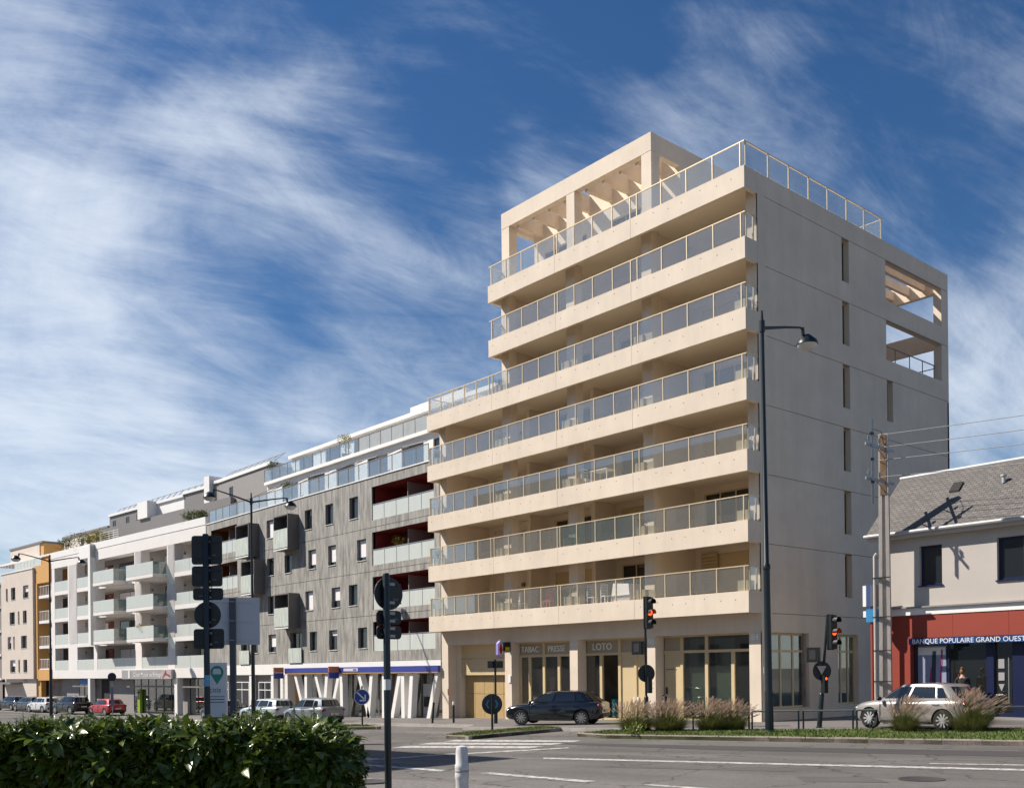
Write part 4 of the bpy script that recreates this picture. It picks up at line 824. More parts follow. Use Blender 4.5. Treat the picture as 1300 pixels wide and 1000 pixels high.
    MB(T).tube([(2.95, 4.62, 7.5), (2.97, 4.9, 7.2), (2.97, 4.9, .4)], .05, 8).build('downpipe', MATS['zinc'], A, smooth=True)
    bx('step', 4.1, 12.5, 4.25, 5.2, -.5, .32, pave); bx('plinth', 2.9, XR, 5.05, 5.3, -.6, .4, greyp)
    return A
BANK = bank()

# a tall block across the road, out of frame, whose corner shades part of the carriageway
def opposite():
    A = thing('office_block', 'tall plain block on the near side of the road casting shade on it', 'building', (-10.9, -30.1, -.3))
    H = 20.6; b = MB(); b.hexa([(-45, -30, 0), (2.6, -30, 0), (0, 0, 0), (-45, -.6, 0), (-45, -30, H), (2.6, -30, H), (0, 0, H), (-45, -.6, H)]); W = b.build('wall', bankw, A)
    for i in range(10):
        for z in range(6): MB().box(-43 + i * 4.2, -41 + i * 4.2, .0, .04, 3 + z * 2.9, 4.6 + z * 2.9).build('window', wing, A)
    return A
opposite()
# ================================================================== LAMP POSTS, SIGNALS, SIGNS
lens_dim = pm('lamp_bowl', (.62, .60, .55), .3, .05, 3)
def lamp_post(label, x, y, arms, H=13.45, group='street lamps along the boulevard'):
    z = gz(x); A = thing('street_lamp', label, 'street lamp', (x, y, z - .02), 0, group); A.rotation_euler = (.006, -.005, 0) if len(arms) == 1 else (0, 0, 0)
    b = MB(); b.lathe([(.19, 0), (.19, .05), (.135, .1), (.135, 1.3), (.115, 1.36), (.105, 5.2), (.125, 5.22), (.125, 5.34), (.085, 5.4), (.062, H - .7), (.09, H - .68), (.09, H - .32), (.05, H - .3), (.035, H), (0, H)], 14); b.build('pole', greenm, A, smooth=True)
    for s in arms:
        MB().tube([(0, s * .03, H - .55), (0, s * .5, H - .44), (0, s * 1.3, H - .25), (0, s * 2.15, H - .08), (0, s * 2.3, H - .08)], [.06, .05, .042, .036, .036], 8).build('arm', greenm, A, smooth=True)
        h = MB(); h.tube([(0, s * 2.3, H - .05), (0, s * 2.34, H - .3)], .06, 8); c = (0, s * 2.55, H - .42)
        h.lathe([(.04, .2), (.12, .18), (.2, .1), (.33, -.02), (.37, -.14), (.36, -.15), (0, -.14)], 16, c); hd = h.build('lamp_head', greenm, A, smooth=True)
        MB().lathe([(.34, -.152), (.3, -.24), (.18, -.31), (0, -.33)], 16, c).build('bowl', lens_dim, hd, smooth=True)
    MB().box(-.14, -.125, -.06, .06, 1.9, 2.1).build('number_plate', white, A)
    return A
xr, yr, _ = gpd(977, 31.4); lamp_post('tall dark green single arm street lamp standing in the grass verge', xr, yr, (1,))
xl, yl, _ = gpd(322, 57.7); lamp_post('tall dark green double arm street lamp in front of the grey streaked block', xl, yl, (-1, 1))
xm, ym, _ = gpd(65, 81); lamp_post('tall dark green double arm street lamp in front of the orange and white blocks', xm, ym, (-1, 1))
red_on = emis('signal_red_lit', (.9, .10, .015), 1.6); lens_off = pm('signal_lens_off', (.02, .02, .02), .3)
def rot2(q, a): return (q[0] * math.cos(a) - q[1] * math.sin(a), q[0] * math.sin(a) + q[1] * math.cos(a))
def signal(label, x, y, H, lean, face, plateback, zs):
    """pole with a three-lens head facing `face` (radians), pedestrian box, sign back and small repeater"""
    A = thing('traffic_light', label, 'traffic light', (x, y, gz(x) - .02), 0, 'traffic lights along the verge')
    MB().lathe([(.12, 0), (.12, .04), (.085, .06), (.085, 1.15), (.07, 1.2), (.045, 1.22), (.045, H)], 12).build('pole', greenm, A, smooth=True).rotation_euler = lean
    hd = MB(); hd.box(-.17, .17, -.02, .02, -1.2, 0); hd.box(-.15, .15, -.16, -.02, -1.17, -.03); H1 = hd.build('signal_head', blackm, A); H1.location = (lean[1] * H, -lean[0] * H, H + .02)
    H1.rotation_euler = (0, 0, face + R(90)); H1.location.x += .17 * math.cos(face + R(90)) * 0 ; 
    off = rot2((.0, -.2), face + R(90)); H1.location.x += off[0] * .6; H1.location.y += off[1] * .6
    for i in range(3):
        z = -.22 - i * .38; MB().lathe([(.0, -.166), (.115, -.166), (.115, -.158)], 14, (0, 0, z), 'y').build('lens', red_on if i == 1 else lens_off, H1)
        v = MB(); n = 10; pts = [(math.cos(R(-20 + 220 * k / n)) * .13, math.sin(R(-20 + 220 * k / n)) * .13) for k in range(n + 1)]
        for (xa, za), (xb, zb) in zip(pts, pts[1:]): v.face([(xa, -.16, z + za), (xb, -.16, z + zb), (xb, -.36 + .0, z + zb), (xa, -.36, z + za)])
        v.build('visor', blackm, H1, fix=False)
    px, pz = rot2((.0, .28), face), zs[0]
    pb = MB().box(-.2, .2, -.12, .12, -.25, .25).build('pedestrian_signal', blackm, A); pb.location = (-.26 + lean[1] * zs[0], -.12, zs[0]); pb.rotation_euler = (0, 0, YAW - R(35))
    MB().box(-.11, .11, -.128, -.12, -.16, .16).build('pedestrian_lens', pm('dim_figure', (.05, .045, .045), .4) if 'dim_figure' not in MATS else MATS['dim_figure'], pb)
    ds = MB().lathe([(0, 0), (.33, 0), (.33, .02), (0, .02)], 24, (0, 0, 0), 'y').build('sign_back', blackm, A, smooth=True); ds.location = (-.02 + lean[1] * zs[1], .06, zs[1]); ds.rotation_euler = (0, 0, YAW + R(plateback))
    rp = MB(); rp.box(-.09, .09, -.1, .05, -.3, .3); RP = rp.build('repeater_signal', blackm, A); RP.location = (.1 * math.cos(YAW) + lean[1] * zs[2], .1 * math.sin(YAW), zs[2]); RP.rotation_euler = (0, 0, face + R(90))
    for i in range(3):
        MB().lathe([(0, -.105), (.05, -.105), (.05, -.1)], 10, (0, 0, .19 - i * .19), 'y').build('lens', red_on if i == 0 and zs[3] else lens_off, RP)
        MB().box(-.07, .07, -.2, -.1, .245 - i * .19, .255 - i * .19).build('visor', blackm, RP)
    return A
x, y, _ = gpd(821, 36.5); T1 = signal('traffic light with red lit, behind the tall grasses, in front of the tobacco shop', x, y, 4.87, (R(-.2), R(-.4), 0), R(-8), 12, (3.1 - .15 + .05, 2.05, 1.62, False))
x, y, _ = gpd(1040, 33.5); T2 = signal('leaning traffic light with red lit, between the steel railings and the cream side wall', x, y, 3.84, (R(-3.2), R(3.4), 0), R(-8), 8, (2.5, 1.95, 1.5, True))
tri = MB(); tri.extr([(-.16, .14), (.16, .14), (0, -.15)], -.012, 0); t_ = tri.build('give_way_plate', pm('pale_pink_sign', (.55, .42, .40), .5), T2); t_.location = (.14, -.03, 1.98); t_.rotation_euler = (0, 0, YAW)
def rrect(w, h, r, n=4):
    p = []
    for cx, cz, a0 in ((w / 2 - r, h / 2 - r, 0), (-w / 2 + r, h / 2 - r, 90), (-w / 2 + r, -h / 2 + r, 180), (w / 2 - r, -h / 2 + r, 270)):
        for k in range(n + 1): a = R(a0 + 90 * k / n); p.append((cx + r * math.cos(a), cz + r * math.sin(a)))
    return p
pm('dusk_plate', (.12, .12, .13), .5); backm = pm('sign_back_dark', (.014, .016, .018), .45, .15, 4)
def sign_pole(name, label, x, y, H, r, plates, rz, cat='road sign', pole=greenm, group=None):
    A = thing(name, label, cat, (x, y, gz(x) - .12), 0, group); MB().lathe([(r, 0), (r, H), (r * .8, H + .03), (0, H + .03)], 12).build('pole', pole, A, smooth=True)
    for kind, w, h, zc, xo in plates:
        b = MB(); P = rrect(w, h, .07) if kind == 'r' else [(w / 2 * math.cos(2 * math.pi * k / 32), h / 2 * math.sin(2 * math.pi * k / 32)) for k in range(32)]
        b.extr(P, .0, .025); o = b.build('sign_plate', backm, A); o.location = (math.cos(rz) * xo, math.sin(rz) * xo, zc); o.rotation_euler = (0, 0, rz); 
        off = rot2((0, r + .012), rz); o.location.x += off[0]; o.location.y += off[1]
        for dz in (-h * .28, h * .28): MB().box(-w * .42, w * .42, -.022, -.002, dz - .018, dz + .018).build('rail', backm, o)
        for dz in (-h * .28, h * .28): MB().box(-.09, .09, -.05, -.024, dz - .025, dz + .025).build('clamp', steel, o)
        q = random.choice((-1, 1)); MB().box(q * w * .24 - .05, q * w * .24 + .05, -.004, -.001, -h * .2, -h * .2 + .03).build('maker_plate', MATS['dusk_plate'], o)
    return A
x, y, z = gpd(264, 24.5); g0 = z - .12
SPA = sign_pole('road_sign', 'dark pole carrying a stack of five road signs seen from behind, above the hedge', x, y, 5.76 - g0, .075, [('r', .76, .72, 5.40 - g0, 0), ('r', .76, .51, 4.745 - g0, 0), ('r', .75, .30, 4.30 - g0, .02), ('d', .67, .67, 3.78 - g0, 0), ('r', .76, .50, 3.185 - g0, .03)], YAW)
MB().lathe([(.077, 0), (.077, .28)], 12, (0, 0, 2.0 - g0)).build('sticker', pm('sky_blue_sticker', (.18, .42, .6), .5), SPA)
x, y, z = gpd(493, 16.9); g0 = z - .12
SPB = sign_pole('road_sign', 'dark pole with a round sign and two plates seen from behind beside the white bollard', x, y, 3.97 - g0, .06, [('d', .57, .57, 3.66 - g0, .1), ('r', .5, .235, 3.25 - g0, .1), ('r', .5, .235, 2.99 - g0, .1)], YAW + R(40))
MB().lathe([(.063, 0), (.063, .18)], 12, (0, 0, 2.0 - g0)).build('sticker', white, SPB)
# blue keep-right sign on the left island
x, y, z = gpd(460, 47.2); KR = thing('road_sign', 'round blue sign with a white arrow on the left traffic island', 'road sign', (x, y, z - .05))
MB().lathe([(.04, 0), (.04, 1.95), (0, 1.95)], 10).build('pole', backm, KR, smooth=True)
kd = MB().lathe([(0, 0), (.375, 0), (.375, .03), (0, .03)], 32, (0, 0, 0), 'y').build('sign_disc', white, KR); kd.location = (-.06 * math.sin(-YAW) * 0, 0, 1.42); kd.rotation_euler = (0, 0, YAW); kd.location.x += .07 * math.sin(YAW); kd.location.y -= .07 * math.cos(YAW)
MB().lathe([(0, -.004), (.345, -.004), (.345, .0)], 32, (0, 0, 0), 'y').build('blue_face', pm('sign_blue_face', (.015, .06, .30), .4), kd)
ar = MB()
for q in ([(-.23, .19), (-.18, .24), (.13, -.07), (.08, -.12)], [(.2, -.2), (-.1, -.2), (-.1, -.13), (.2, -.13)], [(.2, -.2), (.2, .12), (.13, .12), (.13, -.2)]): ar.extr(q, -.009, -.005)
ar.build('arrow', white, kd)
# round sign from behind on the middle island
x, y, z = gpd(625, 38.2); KB = thing('road_sign', 'round road sign seen from behind on the middle traffic island', 'road sign', (x, y, z - .05)); MB().lathe([(.045, 0), (.045, 1.45), (0, 1.45)], 10).build('pole', backm, KB, smooth=True)
o = MB().lathe([(0, 0), (.36, 0), (.4, .015), (.4, .03), (0, .03)], 32, (0, 0, 0), 'y').build('sign_back', pm('sign_back_navy', (.012, .022, .035), .35), KB, smooth=True); o.location = (-.05 * math.sin(YAW), .05 * math.cos(YAW), 1.06); o.rotation_euler = (0, 0, YAW)
for sx in (-1, 1): MB().extr([(sx * .1, -.16), (sx * .17, -.16), (sx * .26, 0), (sx * .17, .16), (sx * .1, .16), (sx * .18, 0)], -.006, -.001).build('painted_reflection', pm('sign_cyan', (.07, .20, .30), .5) if 'sign_cyan' not in MATS else MATS['sign_cyan'], o)  # cyan shapes paint the bluish reflections on the back of the disc
# pedestrian light pole in front of the garage
x, y, z = gpd(629.5, 45.5); PL = thing('pedestrian_light', 'slim pole with two small pedestrian signals in front of the garage entrance', 'traffic light', (x, y, z)); MB().lathe([(.09, 0), (.09, 1.0), (.05, 1.05), (.05, 2.95), (0, 2.95)], 10).build('pole', greenm, PL, smooth=True)
for s in (-1, 1):
    o = MB().box(-.13, .13, -.1, .1, -.16, .16).build('signal_box', blackm, PL); o.location = (s * .2 * math.cos(YAW), s * .2 * math.sin(YAW), 2.72); o.rotation_euler = (0, 0, YAW + s * R(20)); MB().box(-.08, .08, -.105, -.1, -.1, .1).build('lens', lens_off, o)
# billboard from behind
x, y, z = gpd(297, 33); BBd = thing('billboard', 'grey rectangular billboard seen from behind on a single steel post', 'billboard', (x, y, z - .1)); bpost = MB().box(-.095, .095, -.07, .07, 0, 4.84 - z + .1).build('post', pm('post_grey', (.085, .088, .095), .5, .1, 3), BBd)
o = MB().box(-.90, .88, .09, .14, 3.28 - z + .1, 4.87 - z + .1).build('panel', pm('panel_grey', (.62, .60, .60), .6, .04, 1), BBd); o.rotation_euler = (0, 0, YAW + R(14)); bpost.rotation_euler = (0, 0, YAW)
for dz in (3.43, 4.08, 4.72): MB().box(-.66, .64, .06, .088, dz - z + .08, dz - z + .12).build('rail', MATS['panel_grey'], o); MB().box(-.1, .1, -.085, .06, dz - z + .085, dz - z + .115).build('clamp', steel, o)
# car-share totem
x, y, z = gpd(277, 36); CT = thing('totem_sign', 'pale grey totem sign with a green car pin and citiz lettering', 'sign', (x, y, z - .12), YAW)
b = MB(); b.box(-.34, .34, -.06, .06, .95, 2.72 - z + .12); b.build('panel', pm('totem_grey', (.74, .74, .74), .5, .03, 1), CT); MB().box(-.34, .34, -.055, .055, 0, .948).build('base', blackm, CT)
grn = pm('pin_green', (.03, .27, .20), .5); ztop = 2.72 - z + .12
pn = MB(); P = [(.24 * math.cos(R(a)), ztop - .35 + .24 * math.sin(R(a))) for a in range(-25, 206, 15)] + [(0, ztop - .80)]; pn.extr(P, -.066, -.0605); PN = pn.build('pin_logo', grn, CT)
cr = MB(); cr.extr([(-.15, ztop - .42), (.15, ztop - .42), (.15, ztop - .33), (.11, ztop - .22), (-.11, ztop - .22), (-.15, ztop - .33)], -.07, -.0665); cr.build('car_mark', MATS['totem_grey'], PN)
text('citiz', .26, pm('totem_ink', (.06, .06, .06), .6), CT, (-.28, -.062, ztop - 1.08), ext=.002)
for i, m in enumerate((grn, MATS['totem_ink'], MATS['totem_ink'])): MB().box(-.26, .26, -.064, -.0605, ztop - 1.25 - i * .1, ztop - 1.22 - i * .1).build('text_line', m, CT)
# small round sign by the far shopfront
x, y, z = gpd(143, 78); S_ = thing('road_sign', 'small round sign over a narrow panel, seen from behind before the grey shopfront', 'road sign', (x, y, z)); MB().lathe([(.04, 0), (.04, 3.6), (0, 3.6)], 8).build('pole', steel, S_); o = MB().lathe([(0, 0), (.34, 0), (.34, .02), (0, .02)], 24, (0, -.06, 3.3), 'y').build('sign_back', pm('dusk_blue', (.03, .03, .06), .5), S_); S_.rotation_euler = (0, 0, YAW); MB().box(-.12, .12, -.07, -.05, 1.0, 2.5).build('panel', pm('notice_violet', (.2, .17, .3), .6), S_)
# white bollard close to the camera
x, y, z = gpd(587, 14.5, RD); WB = thing('bollard', 'thick white painted bollard with a collar at the road edge', 'bollard', (x, y, z)); wp = pm('worn_white_paint', (.50, .48, .46), .6, .15, 14, .2, col2=(.70, .68, .66), det=10)
MB().lathe([(.105, 0), (.1, .05), (.095, .42), (.105, .44), (.105, .5), (.1, .52), (.1, .56), (.105, .58), (.105, .63), (.092, .65), (.09, .84), (.075, .9), (.03, .915), (0, .915)], 12).build('post', wp, WB, smooth=True)
MB().lathe([(.097, .0), (.106, .005), (.106, .03), (.097, .035)], 12, (0, 0, .525)).build('collar', pm('bollard_grime', (.36, .34, .33), .8, .3, 12), WB, smooth=True)
def slim_bollard(label, x, y, tilt=0):
    A = thing('bollard', label, 'bollard', (x, y, gz(x)), 0, 'slim dark bollards on the pavement'); A.rotation_euler = (0, tilt, 0)
    MB().lathe([(.055, 0), (.055, .98), (.03, 1.03), (0, 1.03)], 10).build('post', greenm, A, smooth=True); MB().lathe([(.057, .86), (.057, .99), (.03, 1.04), (0, 1.04)], 10).build('cap', white if not tilt else greenm, A, smooth=True)
slim_bollard('slim dark bollard leaning beside the slanted white columns', *gpd(549, 48.2)[:2], R(7)); slim_bollard('slim dark bollard with white cap by the garage entrance', *gpd(576, 48)[:2])
def railing(label, pa, pb):
    (xa, ya), (xb, yb) = pa, pb; A = thing('barrier_rail', label, 'railing', (xa, ya, gz(xa) - .02), 0, 'low steel railings behind the verge'); dx, dy = xb - xa, yb - ya; dz = gz(xb) - gz(xa)
    for t in (.0, 1.0): MB().tube([(dx * t, dy * t, dz * t), (dx * t, dy * t, dz * t + .64)], .03, 8).build('post', greenm, A, smooth=True)
    MB().tube([(0, 0, .64), (dx, dy, dz + .64)], .03, 8).build('top_bar', pm('rail_grey_green', (.09, .11, .11), .4) if 'rail_grey_green' not in MATS else MATS['rail_grey_green'], A, smooth=True)
gp2 = lambda x, D: gpd(x, D)[:2]
railing('low dark railing just left of the verge lamp post, behind the tall grasses', gp2(880, 34.3), gp2(951, 33.4)); railing('low dark railing behind the verge lamp post', gp2(955, 33.3), gp2(1014, 32.6)); railing('low dark railing in front of the leaning traffic light', gp2(1020, 32.5), gp2(1083, 31.8)); railing('low dark railing beside the nose of the silver hatchback', gp2(1088, 31.7), gp2(1150, 31.1)); railing('low dark railing behind the rear of the silver hatchback', gp2(1252, 31.2), gp2(1340, 30.9))
# tobacconist lozenge on the first shop column
TB = thing('lozenge_sign', 'red lozenge tobacconist sign with blue and white border on the column', 'sign', (-15.62, .84, 3.42))
b = MB(); b.tube([(0, 0, .12), (0, -.75, .12)], .025, 6); b.build('bracket', blackm, TB)
hexp = [(0, .46), (.18, .28), (.18, -.28), (0, -.46), (-.18, -.28), (-.18, .28)]
o = MB(TS).extr([(a - .58, c) for a, c in hexp], -.09, .09).build('border', pm('lozenge_violet', (.30, .25, .62), .5), TB); MB(TS).extr([(a * .82 - .58, c * .85) for a, c in hexp], -.1, .1).build('white_field', white, o); MB(TS).extr([(-.58, .36), (-.46, 0), (-.58, -.36), (-.70, 0)], -.11, .11).build('red_lozenge', pm('lozenge_red', (.50, .015, .02), .4), o)
bb = MB().box(.05, .2, -.42, -.02, -.1, .38).build('lottery_sign', blackm, TB); MB().box(.2, .206, -.36, -.08, -.06, .12).build('yellow_field', pm('lottery_yellow', (.6, .45, .02), .5), bb)
# ---------------- concrete utility pole with wires
UX, UY = 5.33, .73; UZ = gz(UX)
UP = thing('utility_pole', 'concrete utility pole with two cross arms and insulators beside the bank', 'utility pole', (UX, UY, UZ)); conc = pm('weathered_concrete', (.45, .40, .36), .85, .15, 2.5, .3, stretch=(1, 1, .3))
hp = 10.64 - UZ; b = MB(); w0, w1 = .15, .098
for s in (-1, 1): b.hexa([(s * w0 - .06, -.16, 0), (s * w0 + .06, -.16, 0), (s * w0 + .06, .16, 0), (s * w0 - .06, .16, 0), (s * w1 - .06, -.12, hp), (s * w1 + .06, -.12, hp), (s * w1 + .06, .12, hp), (s * w1 - .06, .12, hp)])
b.hexa([(-.12, -.06, 0), (.12, -.06, 0), (.12, .06, 0), (-.12, .06, 0), (-.12, -.05, hp), (.12, -.05, hp), (.12, .05, hp), (-.12, .05, hp)]); UPm = b.build('pole', conc, UP); UPm.rotation_euler = (0, 0, R(20))
MB().box(-.1, .1, -.14, -.125, hp - 2.2, hp - .05).build('rust_plate', pm('rusty_steel', (.22, .13, .07), .8, .3, 4), UP).rotation_euler = (0, 0, R(20))
TA = lambda x, y, z: (-y * .6, x * 1.45 + .02, z)
for zz in (hp - .55, hp - 1.75):
    MB(TA).box(-1.0, .35, -.22, -.14, zz - .05, zz + .05).build('cross_arm', steel, UP); MB(TA).tube([(-.5, -.18, zz), (.1, -.16, zz - .5)], .025, 6).build('brace', steel, UP)
    for xx in (-.85, -.35): MB(TA).lathe([(.02, 0), (.02, .1), (.05, .1), (.06, .16), (.035, .2), (.05, .25), (.0, .28)], 10, (xx, -.18, zz + .05)).build('insulator', pm('glass_insulator', (.32, .33, .33), .3) if 'glass_insulator' not in MATS else MATS['glass_insulator'], UP, smooth=True)
MB(TA).tube([(-.72, -.24, hp - 2.6), (-.72, -.24, hp + .35)], .045, 8).build('cable_mast', steel, UP, smooth=True)
for zz in (-1.1, -.2, -1.9): MB(TA).lathe([(.07, 0), (.07, .09)], 8, (-.72, -.24, hp + zz)).build('clamp', blackm, UP)
for i, zz in enumerate((hp - .05, hp - .5, hp - .95, hp - 1.55)):
    pts = [(-.1 + 34 * t, -.2 - 4.5 * t, zz - 1.2 * math.sin(math.pi * t) + .6 * t) for t in [k / 14 for k in range(15)]]
    MB().tube(pts, .012, 5).build('wire', pm('wire_grey', (.25, .25, .25), .5) if 'wire_grey' not in MATS else MATS['wire_grey'], UP, smooth=True)
MB(TA).tube([(-.85, -.18, hp - .25), (-.6, -.1, hp + .05), (-.2, -.1, hp + .05), (-.1, -.15, hp - .4)], .014, 5).build('wire', blackm, UP, smooth=True)
MB().tube([(-.26, -.24, .1), (-.26, -.24, 6.0), (-.2, -.2, 6.1)], .05, 8).build('cable_duct', conc, UP, smooth=True)
for zz in (1.5, 2.6, 3.8, 5.2): MB().box(-.33, .3, -.3, -.17, zz, zz + .03).build('band', blackm, UP)
# bank blade sign on red mast
K_ = .909; BT = thing('blade_sign', 'blue and white bank sign boxes on a red mast beside the concrete pole', 'sign', (4.72, .93, .41)); BT.scale = (K_, K_, K_); zb = .22
MB().lathe([(.075, -.25), (.075, 4.1 - zb), (0, 4.1 - zb)], 12).build('mast', redp, BT, smooth=True)
bs = pm('brushed_blue', (.05, .09, .22), .35, .1, 2); b1 = MB().box(-.32, .22, -.14, .14, 4.72 - zb, 5.58 - zb).build('upper_box', bs, BT); MB().box(-.325, -.18, -.146, .146, 4.73 - zb, 5.57 - zb).build('white_stripe', white, b1); MB().box(.0, .225, -.146, .146, 4.74 - zb, 5.56 - zb).build('grey_field', pm('sign_dusk', (.10, .10, .13), .5), b1)
b2 = MB().box(-.2, .22, -.13, .13, 4.1 - zb, 4.62 - zb).build('lower_box', pm('cyan_blue', (.04, .22, .45), .4), BT); MB().box(-.34, -.2, -.1, .1, 4.3 - zb, 4.55 - zb).build('camera_box', white, b2); MB().box(-.05, .05, -.05, .05, 4.6 - zb, 4.73 - zb).build('neck', steel, b2)

# ================================================================== CARS
carglass = pm('car_glass', (.012, .015, .018), .03, .05, 1, spec=1.0); carglass2 = pm('car_glass_bright', (.05, .06, .065), .03, .05, 1, spec=1.0)
trim = pm('black_plastic', (.015, .015, .016), .55); redlens = pm('red_lens', (.22, .01, .012), .15, .05, 4, spec=.8); clearlens = pm('clear_lens', (.55, .56, .58), .12, .1, 8, spec=.9); chrome = pm('chrome', (.6, .6, .6), .15, metal=1)
platem = pm('number_plate', (.6, .58, .5), .5)
def ell(c, s, n=10):
    b = MB(); rings = []
    for i in range(1, 6):
        a = math.pi * i / 6; rings.append([(c[0] + s[0] * math.sin(a) * math.cos(2 * math.pi * k / n), c[1] + s[1] * math.sin(a) * math.sin(2 * math.pi * k / n), c[2] + s[2] * math.cos(a)) for k in range(n)])
    ids = [[b.P(*p) for p in r] for r in rings]; t = b.P(c[0], c[1], c[2] + s[2]); bo = b.P(c[0], c[1], c[2] - s[2])
    for A_, B_ in zip(ids, ids[1:]):
        for k in range(n): b.f.append([A_[k], A_[(k + 1) % n], B_[(k + 1) % n], B_[k]]); b.m.append(0)
    for k in range(n): b.f.append([t, ids[0][k], ids[0][(k + 1) % n]]); b.m.append(0); b.f.append([bo, ids[-1][(k + 1) % n], ids[-1][k]]); b.m.append(0)
    return b
def car(name, label, col, loc, heading, L=4.05, Wd=1.75, H=1.46, wb=2.55, rim='spoke', group='cars on the street', metal=.0, boxy=0., rimcol=None):
    A = thing(name, label, 'car', loc, heading, group); kx, ky, kz = L / 4.05, Wd / 1.75, H / 1.46
    body = pm('car_paint_' + label[:22], col, .38 if metal else .2, .04, 30, metal=metal, coat=.7)
    St = [(-2.0, .60, .45, .80), (-1.96, .74, .36, .92), (-1.88, .81, .28, .985), (-1.65, .86, .22, 1.0), (-1.0, .875, .2, .985), (-.3, .875, .19, .96), (.4, .875, .19, .935), (.95, .872, .19, .92), (1.2, .868, .2, .90), (1.45, .855, .21, .865), (1.68, .825, .22, .815), (1.86, .76, .25, .75), (1.96, .66, .3, .68), (2.02, .46, .36, .60)]
    b = MB(); rings = []
    for x, w, z0, z1 in St:
        h = z1 - z0; half = [(w * .80, z0), (w * .97, z0 + .06), (w, z0 + .2 * h), (w * .985, z0 + .40 * h), (w * .995, z0 + .62 * h), (w * .97, z0 + .8 * h), (w * .93, z0 + .92 * h), (w * .80, z1), (w * .4, z1 + .02)]
        pts = [(0, z0)] + half + [(0, z1 + .026)] + [(-y, z) for y, z in half[::-1]]
        rings.append([b.P(x * kx, y * ky, z * kz) for y, z in pts])
    n = len(rings[0])
    for r0, r1 in zip(rings, rings[1:]):
        for k in range(n): b.f.append([r0[k], r0[(k + 1) % n], r1[(k + 1) % n], r1[k]]); b.m.append(0)
    b.f.append(rings[0][::-1]); b.m.append(0); b.f.append(rings[-1]); b.m.append(0)
    wx = [wb / 2 + .03, -wb / 2 + .03]; wr = .325 * kz
    tmp = b.build('body', [body, trim], A)
    cut = MB()
    for x in wx:
        for s in (-1, 1): cut.lathe([(wr + .04, s * .45 * ky), (wr + .04, s * 1.2)], 28, (x, 0, wr + .005), 'y', 0)
    co = cut.build('cut', trim, A); md = tmp.modifiers.new('b', 'BOOLEAN'); md.object = co; md.operation = 'DIFFERENCE'; md.solver = 'EXACT'
    dg = bpy.context.evaluated_depsgraph_get(); me = bpy.data.meshes.new_from_object(tmp.evaluated_get(dg)); tmp.modifiers.clear(); tmp.data = me; bpy.data.objects.remove(co)
    me.polygons.foreach_set('use_smooth', [True] * len(me.polygons)); me.set_sharp_from_angle(angle=R(42))
    # greenhouse
    q = boxy
    half = [((1.22, 0), (.33, 0)), ((1.17, .42), (.31, .36)), ((1.04, .70), (.24, .57)), ((.90, .785), (.16, .61)), ((-.02, .83), (-.16, .635)), ((-.12, .83), (-.25, .635)), ((-.98, .815), (-.93 - q * .1, .615)), ((-1.07, .81), (-1.0 - q * .15, .61)), ((-1.40, .775), (-1.18 - q * .25, .59)), ((-1.72, .66), (-1.42 - q * .3, .52)), ((-1.86, .36), (-1.52 - q * .3, .31)), ((-1.89, 0), (-1.55 - q * .3, 0))]
    full = half + [((bx_, -by_), (tx_, -ty_)) for (bx_, by_), (tx_, ty_) in half[-2:0:-1]]
    def zroof(x): return 1.415 - .04 * ((x + .5) / 1.0) ** 2
    def gp_(i, h, off=0.):
        (bx_, by_), (tx_, ty_) = full[i % len(full)]; e = h ** .92; x = bx_ + (tx_ - bx_) * e; y = by_ + (ty_ - by_) * h ** 1.15
        zb_ = .905 + .075 * (1 - (bx_ + 2) / 3.4); z = zb_ + (zroof(tx_) - zb_) * h; l = math.hypot(x + .35, y) or 1
        f = 1 + off / l * 1.0; return ((x + .35) * f * kx - .35 * kx, y * (1 + off / max(abs(y), .5)) * ky, z * kz)
    g = MB(); hs = (-.06, .06, .3, .55, .8, .94, 1.0); m = len(full); R_ = [[g.P(*gp_(i, max(h, 0) if h > 0 else .0)) if h >= 0 else g.P(*(lambda p: (p[0], p[1], p[2] - .08))(gp_(i, 0))) for i in range(m)] for h in hs]
    for s_, z_ in ((.9, .022), (.6, .042), (.25, .05)): R_.append([g.P(((full[i][1][0] + .5) * s_ - .5) * kx, full[i][1][1] * s_ * ky, (zroof(full[i][1][0]) + z_) * kz) for i in range(m)])
    for r0, r1 in zip(R_, R_[1:]):
        for k in range(m): g.f.append([r0[k], r0[(k + 1) % m], r1[(k + 1) % m], r1[k]]); g.m.append(0)
    g.f.append(R_[-1]); g.m.append(0); g.build('roof', body, A, smooth=True)
    def pane(nm, i0, i1, h0, h1, mat=carglass, sub=4):
        b = MB(); off = .02; ids = []
        for hh in [h0 + (h1 - h0) * t / sub for t in range(sub + 1)]: ids.append([b.P(*gp_(i, hh, off)) for i in range(i0, i1 + 1)])
        for a, c in zip(ids, ids[1:]):
            for k in range(i1 - i0): b.f.append([a[k], a[k + 1], c[k + 1], c[k]]); b.m.append(0)
        return b.build(nm, mat, A, smooth=True)
    pane('windscreen', -2, 2, .05, .93, carglass2)
    M_ = len(full)
    for nm, i0, i1, h1 in (('side_window', 3, 4, .86), ('side_window', 5, 6, .86), ('quarter_window', 7, 8, .80), ('side_window', M_ - 4, M_ - 3, .86), ('side_window', M_ - 6, M_ - 5, .86), ('quarter_window', M_ - 8, M_ - 7, .80)): pane(nm, i0, i1, .13, h1)
    pane('rear_window', 9, M_ - 9, .12, .9)
    # trim
    for s in (-1, 1): MB().box(-wb / 2 + .45, wb / 2 - .4, s * .868 * ky - .012, s * .868 * ky + .012, .2 * kz, .29 * kz).build('sill_trim', trim, A)
